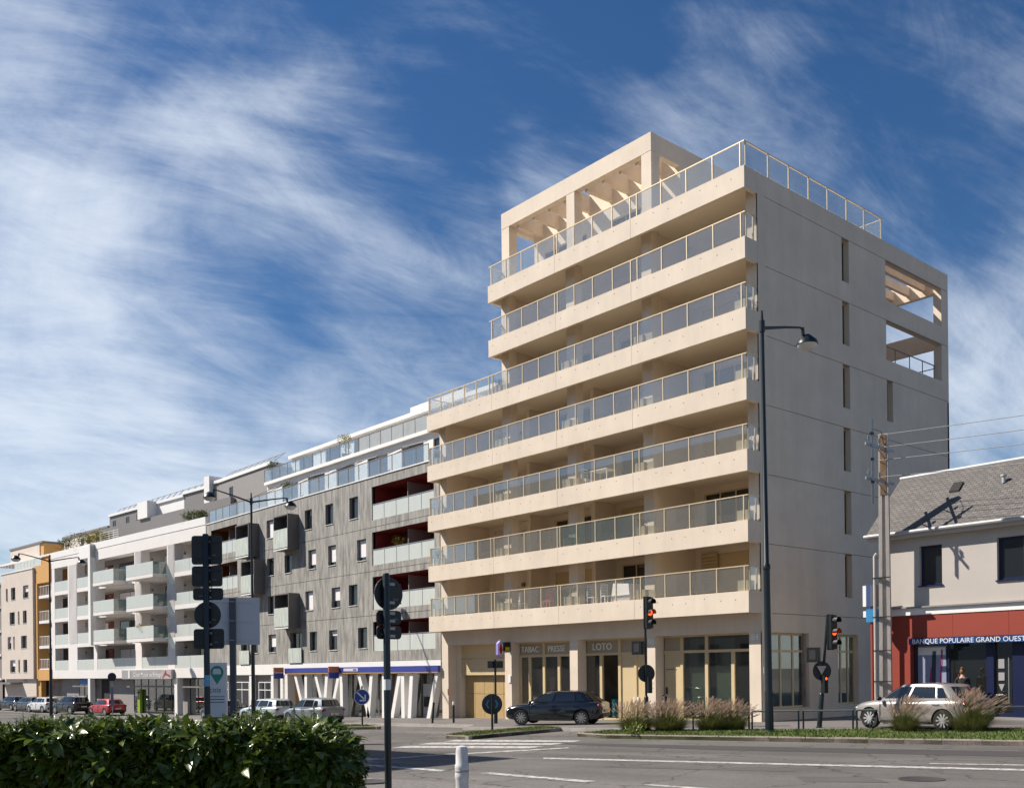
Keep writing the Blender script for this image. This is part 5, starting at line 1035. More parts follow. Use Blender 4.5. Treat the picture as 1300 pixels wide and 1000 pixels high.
    for s in (-1, 1):
        ell((1.80 * kx, s * .62 * ky, .645 * kz), (.17, .14, .075)).build('headlight', clearlens, A, smooth=True); ell((-1.90 * kx, s * .68 * ky, .83 * kz), (.10, .15, .10)).build('tail_light', redlens, A, smooth=True)
        mr = ell((.86 * kx, s * .95 * ky, .965 * kz), (.075, .11, .07)); mr.build('mirror', trim if metal else body, A, smooth=True)
        for x in (-.12, -1.02): MB().box(x * kx - .1, x * kx + .1, s * .865 * ky - .018, s * .865 * ky + .018, .79 * kz, .82 * kz).build('door_handle', body, A)
        for x in (-.07, .9): MB().box(x * kx - .004, x * kx + .004, s * .872 * ky - .01, s * .872 * ky + .01, .32 * kz, .86 * kz).build('door_seam', trim, A)
    MB().box(-2.045 * kx, -2.0 * kx, -.26, .26, .55 * kz, .66 * kz).build('number_plate', platem, A); MB().box(1.99 * kx, 2.035 * kx, -.26, .26, .40 * kz, .5 * kz).build('number_plate', platem, A)
    MB().hexa([(x * kx, y * ky, z * kz) for x, y, z in ((1.95, -.5, .3), (2.03, -.3, .3), (2.03, .3, .3), (1.95, .5, .3), (1.93, -.5, .42), (2.025, -.3, .42), (2.025, .3, .42), (1.93, .5, .42))]).build('grille', trim, A)
    MB().hexa([(x * kx, y * ky, z * kz) for x, y, z in ((-2.02, -.6, .36), (-1.8, -.78, .28), (-1.8, .78, .28), (-2.02, .6, .36), (-2.035, -.6, .5), (-1.85, -.83, .48), (-1.85, .83, .48), (-2.035, .6, .5))]).build('rear_bumper', trim, A)
    # wheels
    rm = pm('rim_' + label[:18], rimcol or (.45, .45, .46), .35, metal=.5 if not rimcol else .2)
    for x in wx:
        for s in (-1, 1):
            yo = s * (.865 * ky - .01); ty = MB(); sec = [(wr * .66, -.09), (wr * .93, -.095), (wr, -.07), (wr, .07), (wr * .93, .095), (wr * .66, .09)]
            ty.lathe([(r, h) for r, h in sec], 24, (0, 0, 0), 'y'); Wh = bpy.data.objects.new('wheel', None)
            t = ty.build('wheel', tyre, A, smooth=True); t.location = (x, yo - s * .095, wr)
            rb = MB(); yy = s * .092
            rb.lathe([(wr * .64, -.05), (wr * .70, yy), (wr * .62, yy), (wr * .60, yy * .6), (wr * .2, yy * .5), (0, yy * .5)] if s > 0 else [(wr * .64, .05), (wr * .70, yy), (wr * .62, yy), (wr * .60, yy * .6), (wr * .2, yy * .5), (0, yy * .5)], 24, (0, 0, 0), 'y')
            rb.build('rim', trim, t, smooth=True); ns = 10
            sp = MB()
            for k in range(ns):
                a = 2 * math.pi * k / ns; ca, sa = math.cos(a), math.sin(a); w0, w1 = .018, .034
                def pt(r, w, y): return (r * ca - w * sa, y, r * sa + w * ca)
                sp.hexa([pt(.03, -w0, yy * .75), pt(.03, w0, yy * .75), pt(wr * .66, w1, yy * .75), pt(wr * .66, -w1, yy * .75), pt(.03, -w0, yy * 1.04), pt(.03, w0, yy * 1.04), pt(wr * .66, w1 * .8, yy * 1.0), pt(wr * .66, -w1 * .8, yy * 1.0)])
            sp.lathe([(0, yy * .7), (.06, yy * .7), (.06, yy * 1.06), (0, yy * 1.06)], 12, (0, 0, 0), 'y'); sp.build('spokes', rm, t)
    return A
def place_car(xf, xr, D, dz=RD): # front wheel pixel, rear wheel pixel, mean depth -> centre, heading (front wheel at the left)
    pass
# black hatchback crossing in front of the garage
f_, r_ = gpx(657.8, 920.6, 0), gpx(727.2, 919.8, 0); hd = math.atan2(f_[1] - r_[1], f_[0] - r_[0]); cx_, cy_ = (f_[0] + r_[0]) / 2 + .8 * math.sin(hd) + .2, (f_[1] + r_[1]) / 2 - .8 * math.cos(hd) + .2
car('hatchback', 'glossy black hatchback in front of the tobacco shop', (.006, .007, .011), (cx_, cy_, gz(cx_) + .002), hd, 4.37, 1.8, 1.47, 2.68, 'x', 'cars on the street', rimcol=(.30, .30, .30), boxy=-.5)
# silver hatchback behind the verge
def fit(xf, xr, wb_, D, lim=60):
    F0 = gpd(xf, D, RD); best = None
    for a in np.linspace(R(-60), R(46), 561):
        X = F0[0] + wb_ * math.cos(a); Y = F0[1] + wb_ * math.sin(a); P = np.array([X, Y, gz(X) + RD]) - CAM; z = P @ dv; px = 650 + F * (P @ r3) / z
        if best is None or abs(px - xr) < best[0]: best = (abs(px - xr), a)
    a = best[1]; return F0[0] + wb_ / 2 * math.cos(a) - .8 * math.sin(a), F0[1] + wb_ / 2 * math.sin(a) + .8 * math.cos(a), a + math.pi
sx_, sy_, sa_ = fit(1106, 1199, 2.56, 31.7)
car('hatchback', 'silver beige hatchback parked by the verge in front of the bank', (.30, .278, .26), (sx_, sy_, gz(sx_) + .002), sa_, 4.06, 1.75, 1.46, 2.56, 'spoke', 'cars on the street', metal=.35, rimcol=(.48, .48, .48), boxy=-.45)
def lane(px, D, dz=RD): x, y, z = gpd(px, D, dz); return (x, y, z + .002)
pos = [('hatchback', 'grey blue small hatchback driving away past the slanted white columns', (.20, .23, .26), lane(398, 54), R(180 + 8), 3.7, 1.66, 1.5, 2.4, .3), ('hatchback', 'pale silver blue estate car ahead of the grey blue hatchback', (.42, .48, .50), lane(340, 62), R(180 + 8), 4.3, 1.75, 1.48, 2.6, .5),
       ('hatchback', 'bright red hatchback in front of the grey shopfront', (.38, .02, .025), lane(136, 85.7, 0), R(180 + 8), 4.0, 1.74, 1.45, 2.5, 0), ('estate_car', 'black boxy car parked beside the red hatchback', (.012, .013, .015), lane(91, 89.3, 0), R(180 + 12), 4.2, 1.8, 1.66, 2.6, .7), ('hatchback', 'white hatchback parked by the lamp post before the white block', (.62, .62, .62), lane(56, 94, 0), R(180 + 12), 4.0, 1.72, 1.48, 2.5, .2), ('hatchback', 'dark grey hatchback parked beside the white hatchback', (.05, .055, .06), lane(38, 97, 0), R(180 + 12), 4.0, 1.72, 1.47, 2.5, .2),
       ('hatchback', 'black hatchback with red tail light at the end of the parked row', (.015, .016, .02), lane(17, 101, 0), R(180 + 12), 4.1, 1.75, 1.48, 2.5, .2), ('hatchback', 'dark car partly behind the citiz totem sign', (.03, .03, .035), lane(283, 70), R(180 + 4), 4.1, 1.75, 1.47, 2.5, .2)]
for nm, lb, cl, lc, hd, L_, W_, H_, wb_, bq in pos: car(nm, lb, cl, lc, hd, L_, W_, H_, wb_, 'spoke', 'cars on the street', boxy=bq, metal=.3 if sum(cl) > .4 and cl[0] < .5 else 0)
# ================================================================== VEGETATION
def leafm(name, c1, c2, rough=.4, spec=.5, trans=.25):
    m = pm(name, c1, rough, .3, 3.0, col2=c2, spec=spec, det=3); b = m.node_tree.nodes['Principled BSDF']
    nt = m.node_tree; tr = nt.nodes.new('ShaderNodeBsdfTranslucent'); mx = nt.nodes.new('ShaderNodeMixShader'); mx.inputs[0].default_value = trans
    src = b.inputs['Base Color'].links[0].from_socket; nt.links.new(src, tr.inputs[0]); out = [n for n in nt.nodes if n.type == 'OUTPUT_MATERIAL'][0]
    nt.links.new(b.outputs[0], mx.inputs[1]); nt.links.new(tr.outputs[0], mx.inputs[2]); nt.links.new(mx.outputs[0], out.inputs[0]); return m
laurel = leafm('laurel_leaf', (.03, .06, .008), (.12, .165, .02), .28, .5, .22)
laurel_y = leafm('young_sunlit_laurel_leaf', (.10, .16, .025), (.20, .22, .05), .35, .5, .35)
pen = leafm('grass_leaf', (.07, .10, .02), (.22, .22, .07), .6, .3, .3); plume = leafm('grass_plume', (.40, .28, .21), (.62, .48, .38), .8, .2, .35)
shrubm = leafm('shrub_leaf', (.035, .06, .015), (.13, .15, .035), .55, .3, .3); bamboo = leafm('bamboo_leaf', (.14, .14, .02), (.32, .27, .05), .55, .3, .3)
bark = pm('bark', (.09, .065, .045), .9, .3, 8)
def leaves(pts, dirs, ups, size, asp=.42, fold=.25, curl=.25, nseg=4):
    """leaf mesh arrays: pts base points, dirs growth direction, ups normals"""
    n = len(pts); t = np.linspace(0, 1, nseg + 1); wprof = np.sin(np.pi * np.clip(t, .02, .985) ** .85) * asp / 2
    side = np.cross(dirs, ups); side /= np.linalg.norm(side, axis=1, keepdims=True) + 1e-9; up = np.cross(side, dirs)
    V = []; rows = nseg + 1
    for k in range(rows):
        c = pts + dirs * (size * t[k])[:, None] - up * (size * curl * t[k] ** 2)[:, None]
        for s in (-1, 0, 1): V.append(c + side * (s * size * wprof[k])[:, None] + up * (abs(s) * size * wprof[k] * fold)[:, None])
    V = np.stack(V, 1).reshape(-1, 3); per = rows * 3; f = []
    for k in range(nseg):
        for s in (0, 1): a = k * 3 + s; f.append((a, a + 1, a + 4, a + 3))
    f = np.array(f); Fc = (f[None] + (np.arange(n) * per)[:, None, None]).reshape(-1, 4); return V, Fc
def mesh_np(name, V, Fc, mat, parent, mats=None, idx=None, smooth=True):
    me = bpy.data.meshes.new(name); me.vertices.add(len(V)); me.vertices.foreach_set('co', np.asarray(V, np.float32).ravel()); k = Fc.shape[1]
    me.loops.add(len(Fc) * k); me.loops.foreach_set('vertex_index', Fc.astype(np.int32).ravel()); me.polygons.add(len(Fc)); me.polygons.foreach_set('loop_start', np.arange(len(Fc), dtype=np.int32) * k); me.polygons.foreach_set('loop_total', np.full(len(Fc), k, np.int32))
    for m in (mats or [mat]): me.materials.append(m)
    if idx is not None: me.polygons.foreach_set('material_index', idx.astype(np.int32))
    if smooth: me.polygons.foreach_set('use_smooth', np.ones(len(Fc), bool))
    me.update(calc_edges=True); me.validate(); return link(name, me, parent)
def unit(v): return v / (np.linalg.norm(v, axis=-1, keepdims=True) + 1e-9)
def hedge():
    # runs square to the line of sight, about 14 m from the camera, behind the near pavement
    D0, D1 = 13.6, 16.2; c = CAM + dv * D0; r2 = np.array(_r); base = gz(c[0]) + RD
    u0, u1 = (-110 - 650) / F * D0, (424 - 650) / F * D0
    A = thing('hedge', 'broad glossy dark green laurel hedge in the foreground', 'hedge', (float(c[0]), float(c[1]), base - .05))
    Ht = 1.27
    def top(u): return Ht + .07 * np.sin(u * 1.7) + .05 * np.sin(u * 4.3 + 1) + .04 * np.sin(u * 9) - .12 * np.clip(1.8 - (u1 - u), 0, 2) ** 1.5 - .10 * np.clip((u0 + 4.2 - u) / 2, 0, 1)
    n = 12500; u = rng.uniform(u0, u1, n); face = rng.random(n); h = np.where(face < .52, top(u) - np.abs(rng.normal(0, .07, n)), rng.uniform(.0, 1, n) ** .8 * top(u))
    v = np.where(face < .52, rng.uniform(0, D1 - D0, n), np.abs(rng.normal(0, .10, n)))
    endm = rng.random(n) < .12; u = np.where(endm, u1 - np.abs(rng.normal(0, .20, n)), u); v = np.where(endm, rng.uniform(0, D1 - D0, n), v); h = np.where(endm, rng.uniform(.2, 1, n) * top(u), h)
    cut = (u1 - u) ; h = h - np.clip(.5 - cut, 0, 1) ** 1.5 * 1.0
    bump = .13 * np.sin(u * 2.9 + h * 3.1) + .09 * np.sin(u * 6.3 - h * 5); v = v + np.where(face >= .52, bump, 0)
    pts = np.stack([u * r2[0] + v * dv[0], u * r2[1] + v * dv[1], h], 1)
    outw = np.where((face < .52)[:, None] & ~endm[:, None], np.array([0, 0, 1.]), np.where(endm[:, None], r2, -dv))
    dirs = unit(outw * .55 + rng.normal(0, .55, (n, 3)) + np.array([0, 0, -.05])); ups = unit(outw * .5 + np.array([0, 0, .8]) + rng.normal(0, .35, (n, 3)))
    size = rng.uniform(.10, .19, n) * np.where(rng.random(n) < .3, 1.5, 1.0); V, Fc = leaves(pts, dirs, ups, size, .46, .22, .30); idx = np.repeat((rng.random(n) < np.where(face < .52, .22, .06)).astype(int), 8)  # extra paler young leaves on top also paint the sunlight it catches
    mesh_np('foliage', V, Fc, None, A, [laurel, laurel_y], idx)['kind'] = 'stuff'
    # upright shoots breaking the top line
    P = []; Dd = []; U = []; Sz = []; st = MB()
    for k in range(240):
        uu = rng.uniform(u0, u1 - .05); vv = rng.uniform(0, 1.8); hh = rng.uniform(.10, .34) * (1.6 if rng.random() < .12 else 1); z0 = float(top(np.array(uu))) - .1 - max(0, .35 - (u1 - uu)) * 1.1
        b = np.array([uu * r2[0] + vv * dv[0], uu * r2[1] + vv * dv[1], z0]); tipd = np.array([rng.normal(0, .12), rng.normal(0, .12), 1.0]); st.tube([tuple(b), tuple(b + tipd * hh)], [.006, .003], 4)
        m = int(5 + hh * 22)
        for j in range(m):
            t = .25 + .75 * j / m; a = j * 2.4; P.append(b + tipd * hh * t); Dd.append([math.cos(a), math.sin(a), .55 - .2 * rng.random()]); U.append([0, 0, 1]); Sz.append(rng.uniform(.07, .13))
    V, Fc = leaves(np.array(P), unit(np.array(Dd)), np.array(U, float), np.array(Sz), .42, .2, .35); mesh_np('shoots', V, Fc, None, A, [laurel, laurel_y], np.repeat((rng.random(len(P)) < .35).astype(int), 8))['kind'] = 'stuff'
    st.build('stems', bark, A)['kind'] = 'stuff'
    b = MB(); q = [(u0, .35), (u1 - .45, .35), (u1 - .45, D1 - D0 - .2), (u0, D1 - D0 - .2)]; W_ = [(a * r2[0] + c_ * dv[0], a * r2[1] + c_ * dv[1]) for a, c_ in q]; b.prism(W_, 0, Ht - .25); b.build('inner_shade_hull', pm('hedge_inner_shade', (.012, .014, .006), .95, .4, 6), A)  # near-black hull painted as the shade deep inside the hedge
    return A
hedge()
def clump(label, x, y, rad, h, nb, npl):
    A = thing('ornamental_grass', label, 'plant', (x, y, gz(x) - .03), 0, 'fountain grasses in the verge')
    a = rng.uniform(0, 6.28, nb); r0 = rad * .5 * np.sqrt(rng.random(nb)); L_ = h * rng.uniform(.45, .95, nb); out = rng.uniform(.2, 1.25, nb); pts = np.stack([r0 * np.cos(a), r0 * np.sin(a), np.zeros(nb)], 1)
    nseg = 4; V = []; w = .007
    for k in range(nseg + 1):
        t = k / nseg; rr = out * rad * .95 * t ** 1.5; z = L_ * (t - .5 * out * t ** 2.2); c = pts + np.stack([rr * np.cos(a), rr * np.sin(a), z], 1); s = np.stack([-np.sin(a), np.cos(a), a * 0], 1) * (w * (1.05 - t)); V += [c - s, c + s]
    V = np.stack(V, 1).reshape(-1, 3); f = np.array([(2 * k, 2 * k + 1, 2 * k + 3, 2 * k + 2) for k in range(nseg)]); Fc = (f[None] + (np.arange(nb) * 2 * (nseg + 1))[:, None, None]).reshape(-1, 4); mesh_np('leaves', V, Fc, pen, A)['kind'] = 'stuff'
    stalk = MB(); VV = []; FF = []
    for k in range(npl):
        a = rng.uniform(0, 6.28); o = rng.uniform(.1, 1.0); L1 = h * rng.uniform(.62, 1.08); p = [np.array([rad * .45 * math.cos(a) * (.6 + .4 * t) * o + rad * .55 * o * t ** 1.6 * math.cos(a) + .08 * t * t, rad * .45 * math.sin(a) * (.6 + .4 * t) * o + rad * .55 * o * t ** 1.6 * math.sin(a), L1 * (t - .22 * o * t * t)]) for t in (0, .4, .75, 1)]
        stalk.tube([tuple(q) for q in p], .003, 3, cap=False)
        d = unit(p[3] - p[2]); d = unit(d + np.array([.35, .1, -.05])); ln = rng.uniform(.14, .25)
        for j in range(60):        # bristles
            t = rng.random(); c = p[3] + d * ln * t; rr = .034 * math.sin(math.pi * min(t * .9 + .08, 1)) + .004; b = unit(rng.normal(0, 1, 3)); e = c + b * rr + d * .03; s = unit(np.cross(b, d)) * .0045; i = len(VV); VV += [c - s, c + s, e]; FF.append((i, i + 1, i + 2))
    stalk.build('stalks', pen, A)['kind'] = 'stuff'; mesh_np('plumes', np.array(VV), np.array(FF), plume, A, smooth=False)['kind'] = 'stuff'
    return A
for lb, px, D, rad, h in (('fountain grass clump at the verge tip beside the traffic light', 808, 34.6, .95, .98), ('fountain grass clump just right of the traffic light', 850, 34.0, .95, 1.0), ('fountain grass clump between the traffic light and the lamp post', 904, 33.6, .85, .98), ('narrow fountain grass clump against the previous one, nearer the lamp post', 932, 33.3, .65, .92), ('small fountain grass clump in front of the silver hatchback front door', 1150, 29.6, .6, .95), ('large fountain grass clump in front of the silver hatchback rear', 1232, 28.9, .85, 1.12)):
    x, y, z = gpd(px, D); clump(lb, x, y, rad, h, int(1700 * rad), int(290 * rad))
x, y, z = gpd(806, 31.8)
def shrub(name, label, loc, rad, h, n, mat, size=(.05, .1), pot=None, cat='plant', group=None, asp=.4):
    A = thing(name, label, cat, loc, 0, group); p = rng.normal(0, 1, (n, 3)); p = unit(p) * (rng.random(n) ** .4)[:, None]; lump = 1 + .25 * np.sin(p[:, 0] * 5 + 1) * np.sin(p[:, 1] * 6) + .2 * np.sin(p[:, 2] * 7)
    p = p * np.array([rad, rad, h / 2]) * lump[:, None] + np.array([0, 0, h * .55 + (pot or 0)]); d = unit(rng.normal(0, 1, (n, 3)) + np.array([0, 0, .3])); V, Fc = leaves(p, d, unit(rng.normal(0, .5, (n, 3)) + np.array([0, 0, 1])), rng.uniform(*size, n), asp, .2, .3, 3); mesh_np('foliage', V, Fc, mat, A)['kind'] = 'stuff'
    st = MB()
    for k in range(7): a = rng.uniform(0, 6.28); st.tube([(0, 0, (pot or 0) - .05), (rad * .4 * math.cos(a), rad * .4 * math.sin(a), (pot or 0) + h * .75)], [.014, .005], 5)
    st.build('stems', bark, A)
    if pot: MB().lathe([(rad * .35, 0), (rad * .5, pot), (rad * .42, pot), (rad * .40, pot - .04), (0, pot - .04)], 14).build('pot', pm('pot_clay', (.25, .16, .11), .8) if 'pot_clay' not in MATS else MATS['pot_clay'], A, smooth=True)
    return A
shrub('weed', 'low leafy green weed at the foot of the leftmost fountain grass', (x, y, z), .32, .34, 160, laurel_y, (.08, .15))
shrub('potted_shrub', 'yellow green bamboo in the dark red loggia', (-26.2, 1.7, 8.95), .75, 1.3, 1400, bamboo, (.06, .13), .45, group='terrace plants', asp=.16)
def wloc(s, v, z): return (JL[0] - s * math.cos(A5) - v * math.sin(A5), JL[1] - s * math.sin(A5) + v * math.cos(A5), z)
for lb, s, v, zz, rad, h, mt in (('leafy shrub on the white parapet terrace by the grey block', 3.9, .7, 14.5, .8, 1.2, shrubm), ('low dark shrub on the white parapet terrace beside the leafy one', 2.0, .7, 14.5, .6, 1.0, shrubm), ('bushy shrub at the left end of the white parapet terrace', 26.5, .8, 14.5, 1.2, 1.9, shrubm), ('yellow green shrub on the white parapet terrace by the trellis', 22.6, .8, 14.5, .7, 1.6, bamboo), ('ochre shrub on the white parapet terrace next to the yellow green one', 24.4, .8, 14.5, .75, 1.4, bamboo), ('small yellow shrub at the trellis on the white parapet terrace', 20.4, .8, 14.5, .6, 1.2, bamboo), ('grey green shrub beyond the railing end of the white parapet terrace', 30.0, .7, 14.5, .8, 1.6, shrubm)):
    shrub('potted_shrub', lb, wloc(s, v, zz), rad, h, 700, mt, (.10, .2), .4, group='terrace plants')
for lb, xx, yy, zz, h in (('shrub on the upper terrace above the grey block', -46.3, 3.5, 17.1, 1.3), ('dry ochre shrub on the upper terrace of the grey block near its middle', -36.0, 3.6, 17.1, 1.5), ('shrub behind the lower terrace glass of the grey block', -40.6, 1.6, 14.4, 1.4)): shrub('potted_shrub', lb, (xx, yy, zz), .6, h, 500, bamboo if 'ochre' in lb else shrubm, (.08, .16), .4, group='terrace plants')
shrub('potted_shrub', 'green plant on the second floor balcony rail of the white block', wloc(9.5, -.9, 5.5), .6, .5, 300, bamboo, (.08, .15), .75, group='terrace plants')

# ================================================================== BALCONY THINGS
ORD = ['first', 'second', 'third', 'fourth', 'fifth']
pln = MB().box(-.26, .26, -.2, .2, 0, .5).box(-.22, .22, -.16, .16, .5, .502, 1).mesh('planter_box', [pm('planter_cream', (.62, .53, .36), .6, .04, 2), soil])
for k in range(5):
    for j, (x, nm) in enumerate(((-21.05, 'far left end'), (-15.55, 'first inner column'), (-10.5, 'second inner column'), (-5.85, 'third inner column'), (-.42, 'building corner'))):
        if k == 4 and j == 0: continue
        for q in (0, 1) if j not in (4,) else (0,):
            o = link('planter_box', pln); o.location = (x + (.0 if q == 0 else .62), .42, ZK[k] - .06); tag(o, f'{"smaller" if q else "larger"} cream planter on the {ORD[k]} floor balcony by the {nm}', 'planter', 'planter boxes on the balconies')
            if q == 1: o.scale = (.7, .9, .9)
for k, x, nm, mt in ((0, -15.55, 'first inner column', 0), (0, -10.5, 'second inner column', 1), (1, -5.85, 'third inner column', 0), (2, -.42, 'building corner', 1), (2, -15.55, 'first inner column', 0), (3, -21.05, 'far left end', 0), (3, -15.55, 'first inner column', 1), (4, -15.55, 'first inner column', 0), (1, -21.05, 'far left end', 1), (4, -.42, 'building corner', 0)):
    shrub('planter_shrub', f'small shrub in the {ORD[k]} floor balcony planter by the {nm}', (x, .42, ZK[k] + .40), .28, .42 + .15 * mt, 160, (shrubm, bamboo)[mt], (.05, .11), group='balcony plants')
def chair(label, x, y, z, rz, mat):
    A = thing('chair', label, 'chair', (x, y, z), rz, 'balcony chairs'); MB().box(-.2, .2, -.2, .2, .42, .46).build('seat', mat, A)
    for a in (-.18, .18):
        MB().box(a - .02, a + .02, -.2, -.16, 0, .42).build('leg', mat, A); MB().box(a - .02, a + .02, .16, .2, 0, .98).build('leg', mat, A)
    bk = MB(); [bk.box(-.16, .16, .165, .19, .55 + i * .13, .62 + i * .13) for i in range(4)]; bk.build('backrest', mat, A); return A
wc = pm('white_chair', (.75, .74, .72), .5)
chair('white slatted chair on the first floor balcony, facing the covered table', -9.7, 1.1, ZK[0] - .06, R(100), wc); chair('white slatted chair on the first floor balcony, nearer the covered table', -8.7, 1.0, ZK[0] - .06, R(75), wc)
chair('pink chair on the first floor balcony by the second inner column', -12.6, .9, ZK[0] - .06, R(20), pm('pink_chair', (.62, .16, .17), .6)); chair('white chair on the third floor balcony beside the table', -9.9, 1.0, ZK[2] - .06, R(80), wc); chair('white chair on the first floor balcony far from the pink chair', -14.6, 1.0, ZK[0] - .06, R(150), wc)
def table(label, x, y, z, cov=False):
    A = thing('table', label, 'table', (x, y, z)); 
    if cov: b = MB(); b.hexa([(-.6, -.45, .05), (.6, -.45, .05), (.6, .45, .05), (-.6, .45, .05), (-.5, -.38, .95), (.45, -.38, .88), (.45, .38, .9), (-.5, .38, .95)]); b.build('cover', blind, A)
    else:
        MB().box(-.55, .55, -.35, .35, .7, .74).build('top', wc, A)
        for a in (-.5, .5):
            for c in (-.3, .3): MB().box(a - .02, a + .02, c - .02, c + .02, 0, .7).build('leg', wc, A)
table('table under a pale cover on the first floor balcony', -7.4, 1.0, ZK[0] - .06, True); table('white table on the third floor balcony', -8.8, 1.0, ZK[2] - .06)
table('white garden table on the fifth floor corner terrace', -18.6, 1.4, ZK[4] - .06); chair('white garden chair on the fifth floor corner terrace', -19.6, 1.4, ZK[4] - .06, R(60), wc)

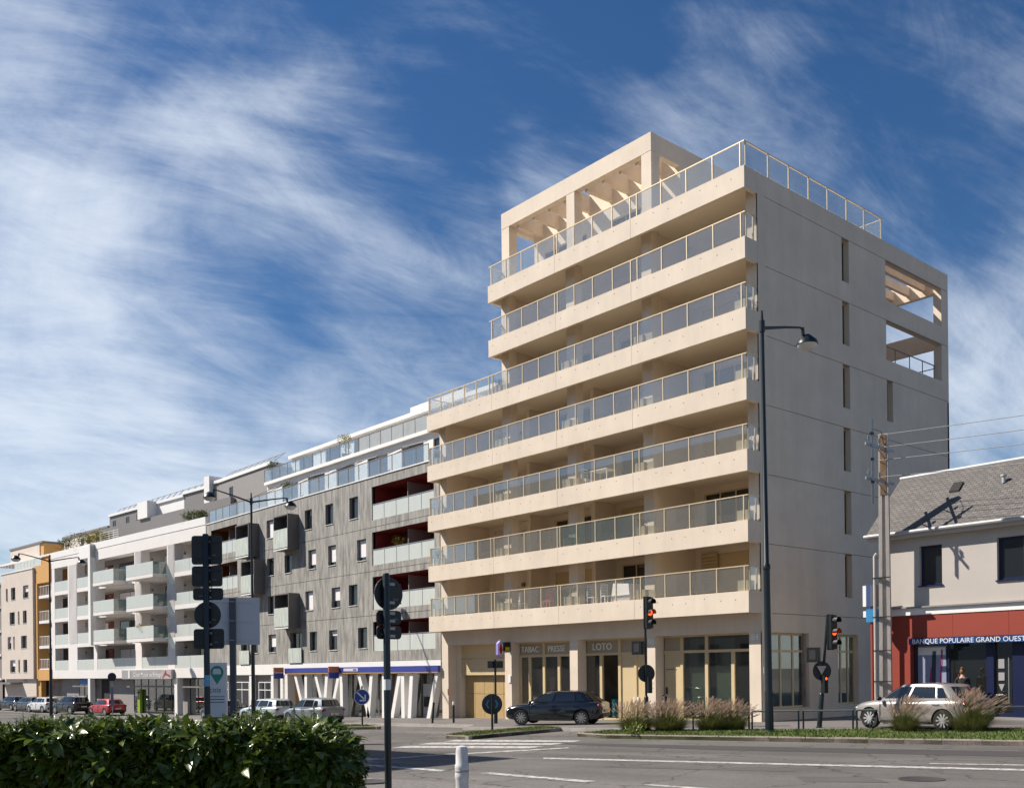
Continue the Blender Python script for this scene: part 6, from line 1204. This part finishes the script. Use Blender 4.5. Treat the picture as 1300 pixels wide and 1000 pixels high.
# ================================================================== PEOPLE
def person(label, loc, rz, pose, cloth, hairc, skin=(.42, .26, .19), trousers=(.03, .03, .04)):
    A = thing('person', label, 'person', loc, rz)
    J = pose; names = list(J); idx = {n: i for i, n in enumerate(names)}
    E_ = [('hip', 'waist'), ('waist', 'chest'), ('chest', 'neck'), ('neck', 'head'), ('head', 'crown')]
    for s in 'lr': E_ += [('hip', s + 'hip'), (s + 'hip', s + 'knee'), (s + 'knee', s + 'ank'), (s + 'ank', s + 'toe'), ('chest', s + 'sho'), (s + 'sho', s + 'elb'), (s + 'elb', s + 'wri'), (s + 'wri', s + 'han')]
    rad = dict(hip=(.15, .12), waist=(.135, .11), chest=(.155, .12), neck=(.052, .052), head=(.078, .088), crown=(.068, .078), hip2=(.085, .085), knee=(.055, .055), ank=(.038, .038), toe=(.04, .03), sho=(.062, .062), elb=(.042, .042), wri=(.029, .029), han=(.035, .022))
    me = bpy.data.meshes.new('body'); me.from_pydata([J[n] for n in names], [(idx[a], idx[b]) for a, b in E_], []); o = link('body', me, A)
    sk = o.modifiers.new('s', 'SKIN'); ob = o.modifiers.new('sub', 'SUBSURF'); ob.levels = 2; ob.render_levels = 2
    sv = me.skin_vertices[0].data
    for n in names:
        key = n if n in rad else ('hip2' if n[1:] == 'hip' else n[1:]); sv[idx[n]].radius = rad[key]
    sv[idx['hip']].use_root = True
    dg = bpy.context.evaluated_depsgraph_get(); m2 = bpy.data.meshes.new_from_object(o.evaluated_get(dg)); o.modifiers.clear(); o.data = m2
    cm = pm('cloth_' + label[:14], cloth, .85, .15, 8); sm = pm('skin_' + label[:14], skin, .55, .05, 6); tm = pm('trouser_' + label[:14], trousers, .85, .1, 8); sh = trim
    m2.materials.clear(); [m2.materials.append(q) for q in (cm, sm, tm, sh)]
    nz = J['neck'][2]; hz = J['hip'][2]
    def near(p, n): return (Vector(J[n]) - p).length
    for p in m2.polygons:
        c = Vector(p.center); p.use_smooth = True; k = min(names, key=lambda n: near(c, n)); p.material_index = 1 if k in ('head', 'crown', 'lhan', 'rhan', 'lwri', 'rwri') or (k == 'neck') else 3 if k in ('ltoe', 'rtoe') else 2 if k[1:] in ('knee', 'ank', 'hip') and len(k) > 3 else 0
    hd = Vector(J['head']); cr = Vector(J['crown']); up = (cr - hd).normalized()
    hc = hd + up * .045 + Vector((0, -.022, 0)); h = ell(tuple(hc), (.092, .105, .115), 14); hm = pm('hair_' + label[:14], hairc, .6, .3, 20); H_ = h.build('hair', hm, A, smooth=True); ell(tuple(hc + Vector((0, -.06, .11))), (.05, .05, .05)).build('hair_bun', hm, H_, smooth=True)
    for s in (-1, 1):
        ell(tuple(hd + Vector((s * .032, .082, .03))), (.012, .008, .008), 8).build('eye', dark, A); ell(tuple(hd + Vector((s * .083, -.005, .02))), (.014, .022, .032), 8).build('ear', sm, A)
    ell(tuple(hd + Vector((0, .094, 0))), (.015, .02, .026), 8).build('nose', sm, A); ell(tuple(hd + Vector((0, .085, -.045))), (.024, .008, .007), 8).build('mouth', pm('lip', (.30, .11, .10), .5) if 'lip' not in MATS else MATS['lip'], A)
    for s, n in ((-1, 'l'), (1, 'r')):      # fingers on each hand
        w = Vector(J[n + 'wri']); hnd = Vector(J[n + 'han']); d = (hnd - w).normalized(); sd_ = d.cross(Vector((0, 0, 1))).normalized(); b = MB()
        for q, ln in zip((-.026, -.009, .009, .026), (.07, .082, .078, .06)): b0 = hnd + sd_ * q; b.tube([tuple(b0), tuple(b0 + d * ln * .55), tuple(b0 + d * ln * .9 - Vector((0, .018, .012)))], [.0095, .0088, .007], 6)
        b.tube([tuple(w + d * .03 + sd_ * .03), tuple(w + d * .06 + sd_ * .055), tuple(w + d * .10 + sd_ * .055)], [.011, .010, .008], 6); b.build('fingers', sm, A, smooth=True)
    return A
stand = dict(hip=(0, 0, .93), waist=(0, 0, 1.06), chest=(0, -.01, 1.30), neck=(0, 0, 1.47), head=(0, .03, 1.57), crown=(0, .025, 1.66), lhip=(-.09, 0, .88), rhip=(.09, 0, .88), lknee=(-.10, .03, .49), rknee=(.11, .01, .49), lank=(-.11, -.01, .08), rank=(.12, -.03, .08), ltoe=(-.12, .14, .035), rtoe=(.14, .12, .035), lsho=(-.18, -.01, 1.39), rsho=(.18, -.01, 1.39), lelb=(-.23, -.02, 1.10), relb=(.22, .04, 1.11), lwri=(-.2, .14, .93), rwri=(.12, .24, 1.12), lhan=(-.19, .20, .89), rhan=(.09, .31, 1.15))
v_ = ray(1222, 860); t_ = (1.05 - CAM[1]) / v_[1]; bx_ = float(CAM[0] + v_[0] * t_)
person('standing person in a dark jacket with brown hair in a bun by the bank window', (bx_, 1.05, .50), R(10), stand, (.018, .018, .022), (.16, .075, .03))
crouch = dict(hip=(0, -.06, .46), waist=(0, 0, .56), chest=(0, .10, .80), neck=(0, .16, .95), head=(0, .21, 1.04), crown=(0, .22, 1.13), lhip=(-.1, -.05, .42), rhip=(.1, -.05, .42), lknee=(-.15, .34, .50), rknee=(.14, .36, .48), lank=(-.14, .24, .09), rank=(.13, .26, .09), ltoe=(-.15, .40, .035), rtoe=(.14, .42, .035), lsho=(-.18, .09, .88), rsho=(.18, .09, .88), lelb=(-.22, .30, .70), relb=(.22, .30, .70), lwri=(-.1, .46, .66), rwri=(.1, .46, .66), lhan=(-.05, .52, .66), rhan=(.05, .52, .66))
x, y, z = gpd(838, 36.9)
ST = thing('low_block', 'low pale stone block under the seated person behind the tall grasses', 'block', (x, y - .05, z)); MB().box(-.3, .3, -.25, .22, 0, .34).build('stone', kerbm, ST)
person('seated person in black with dark hair behind the tall grasses', (x, y, z), R(-60), crouch, (.012, .012, .014), (.012, .010, .010))
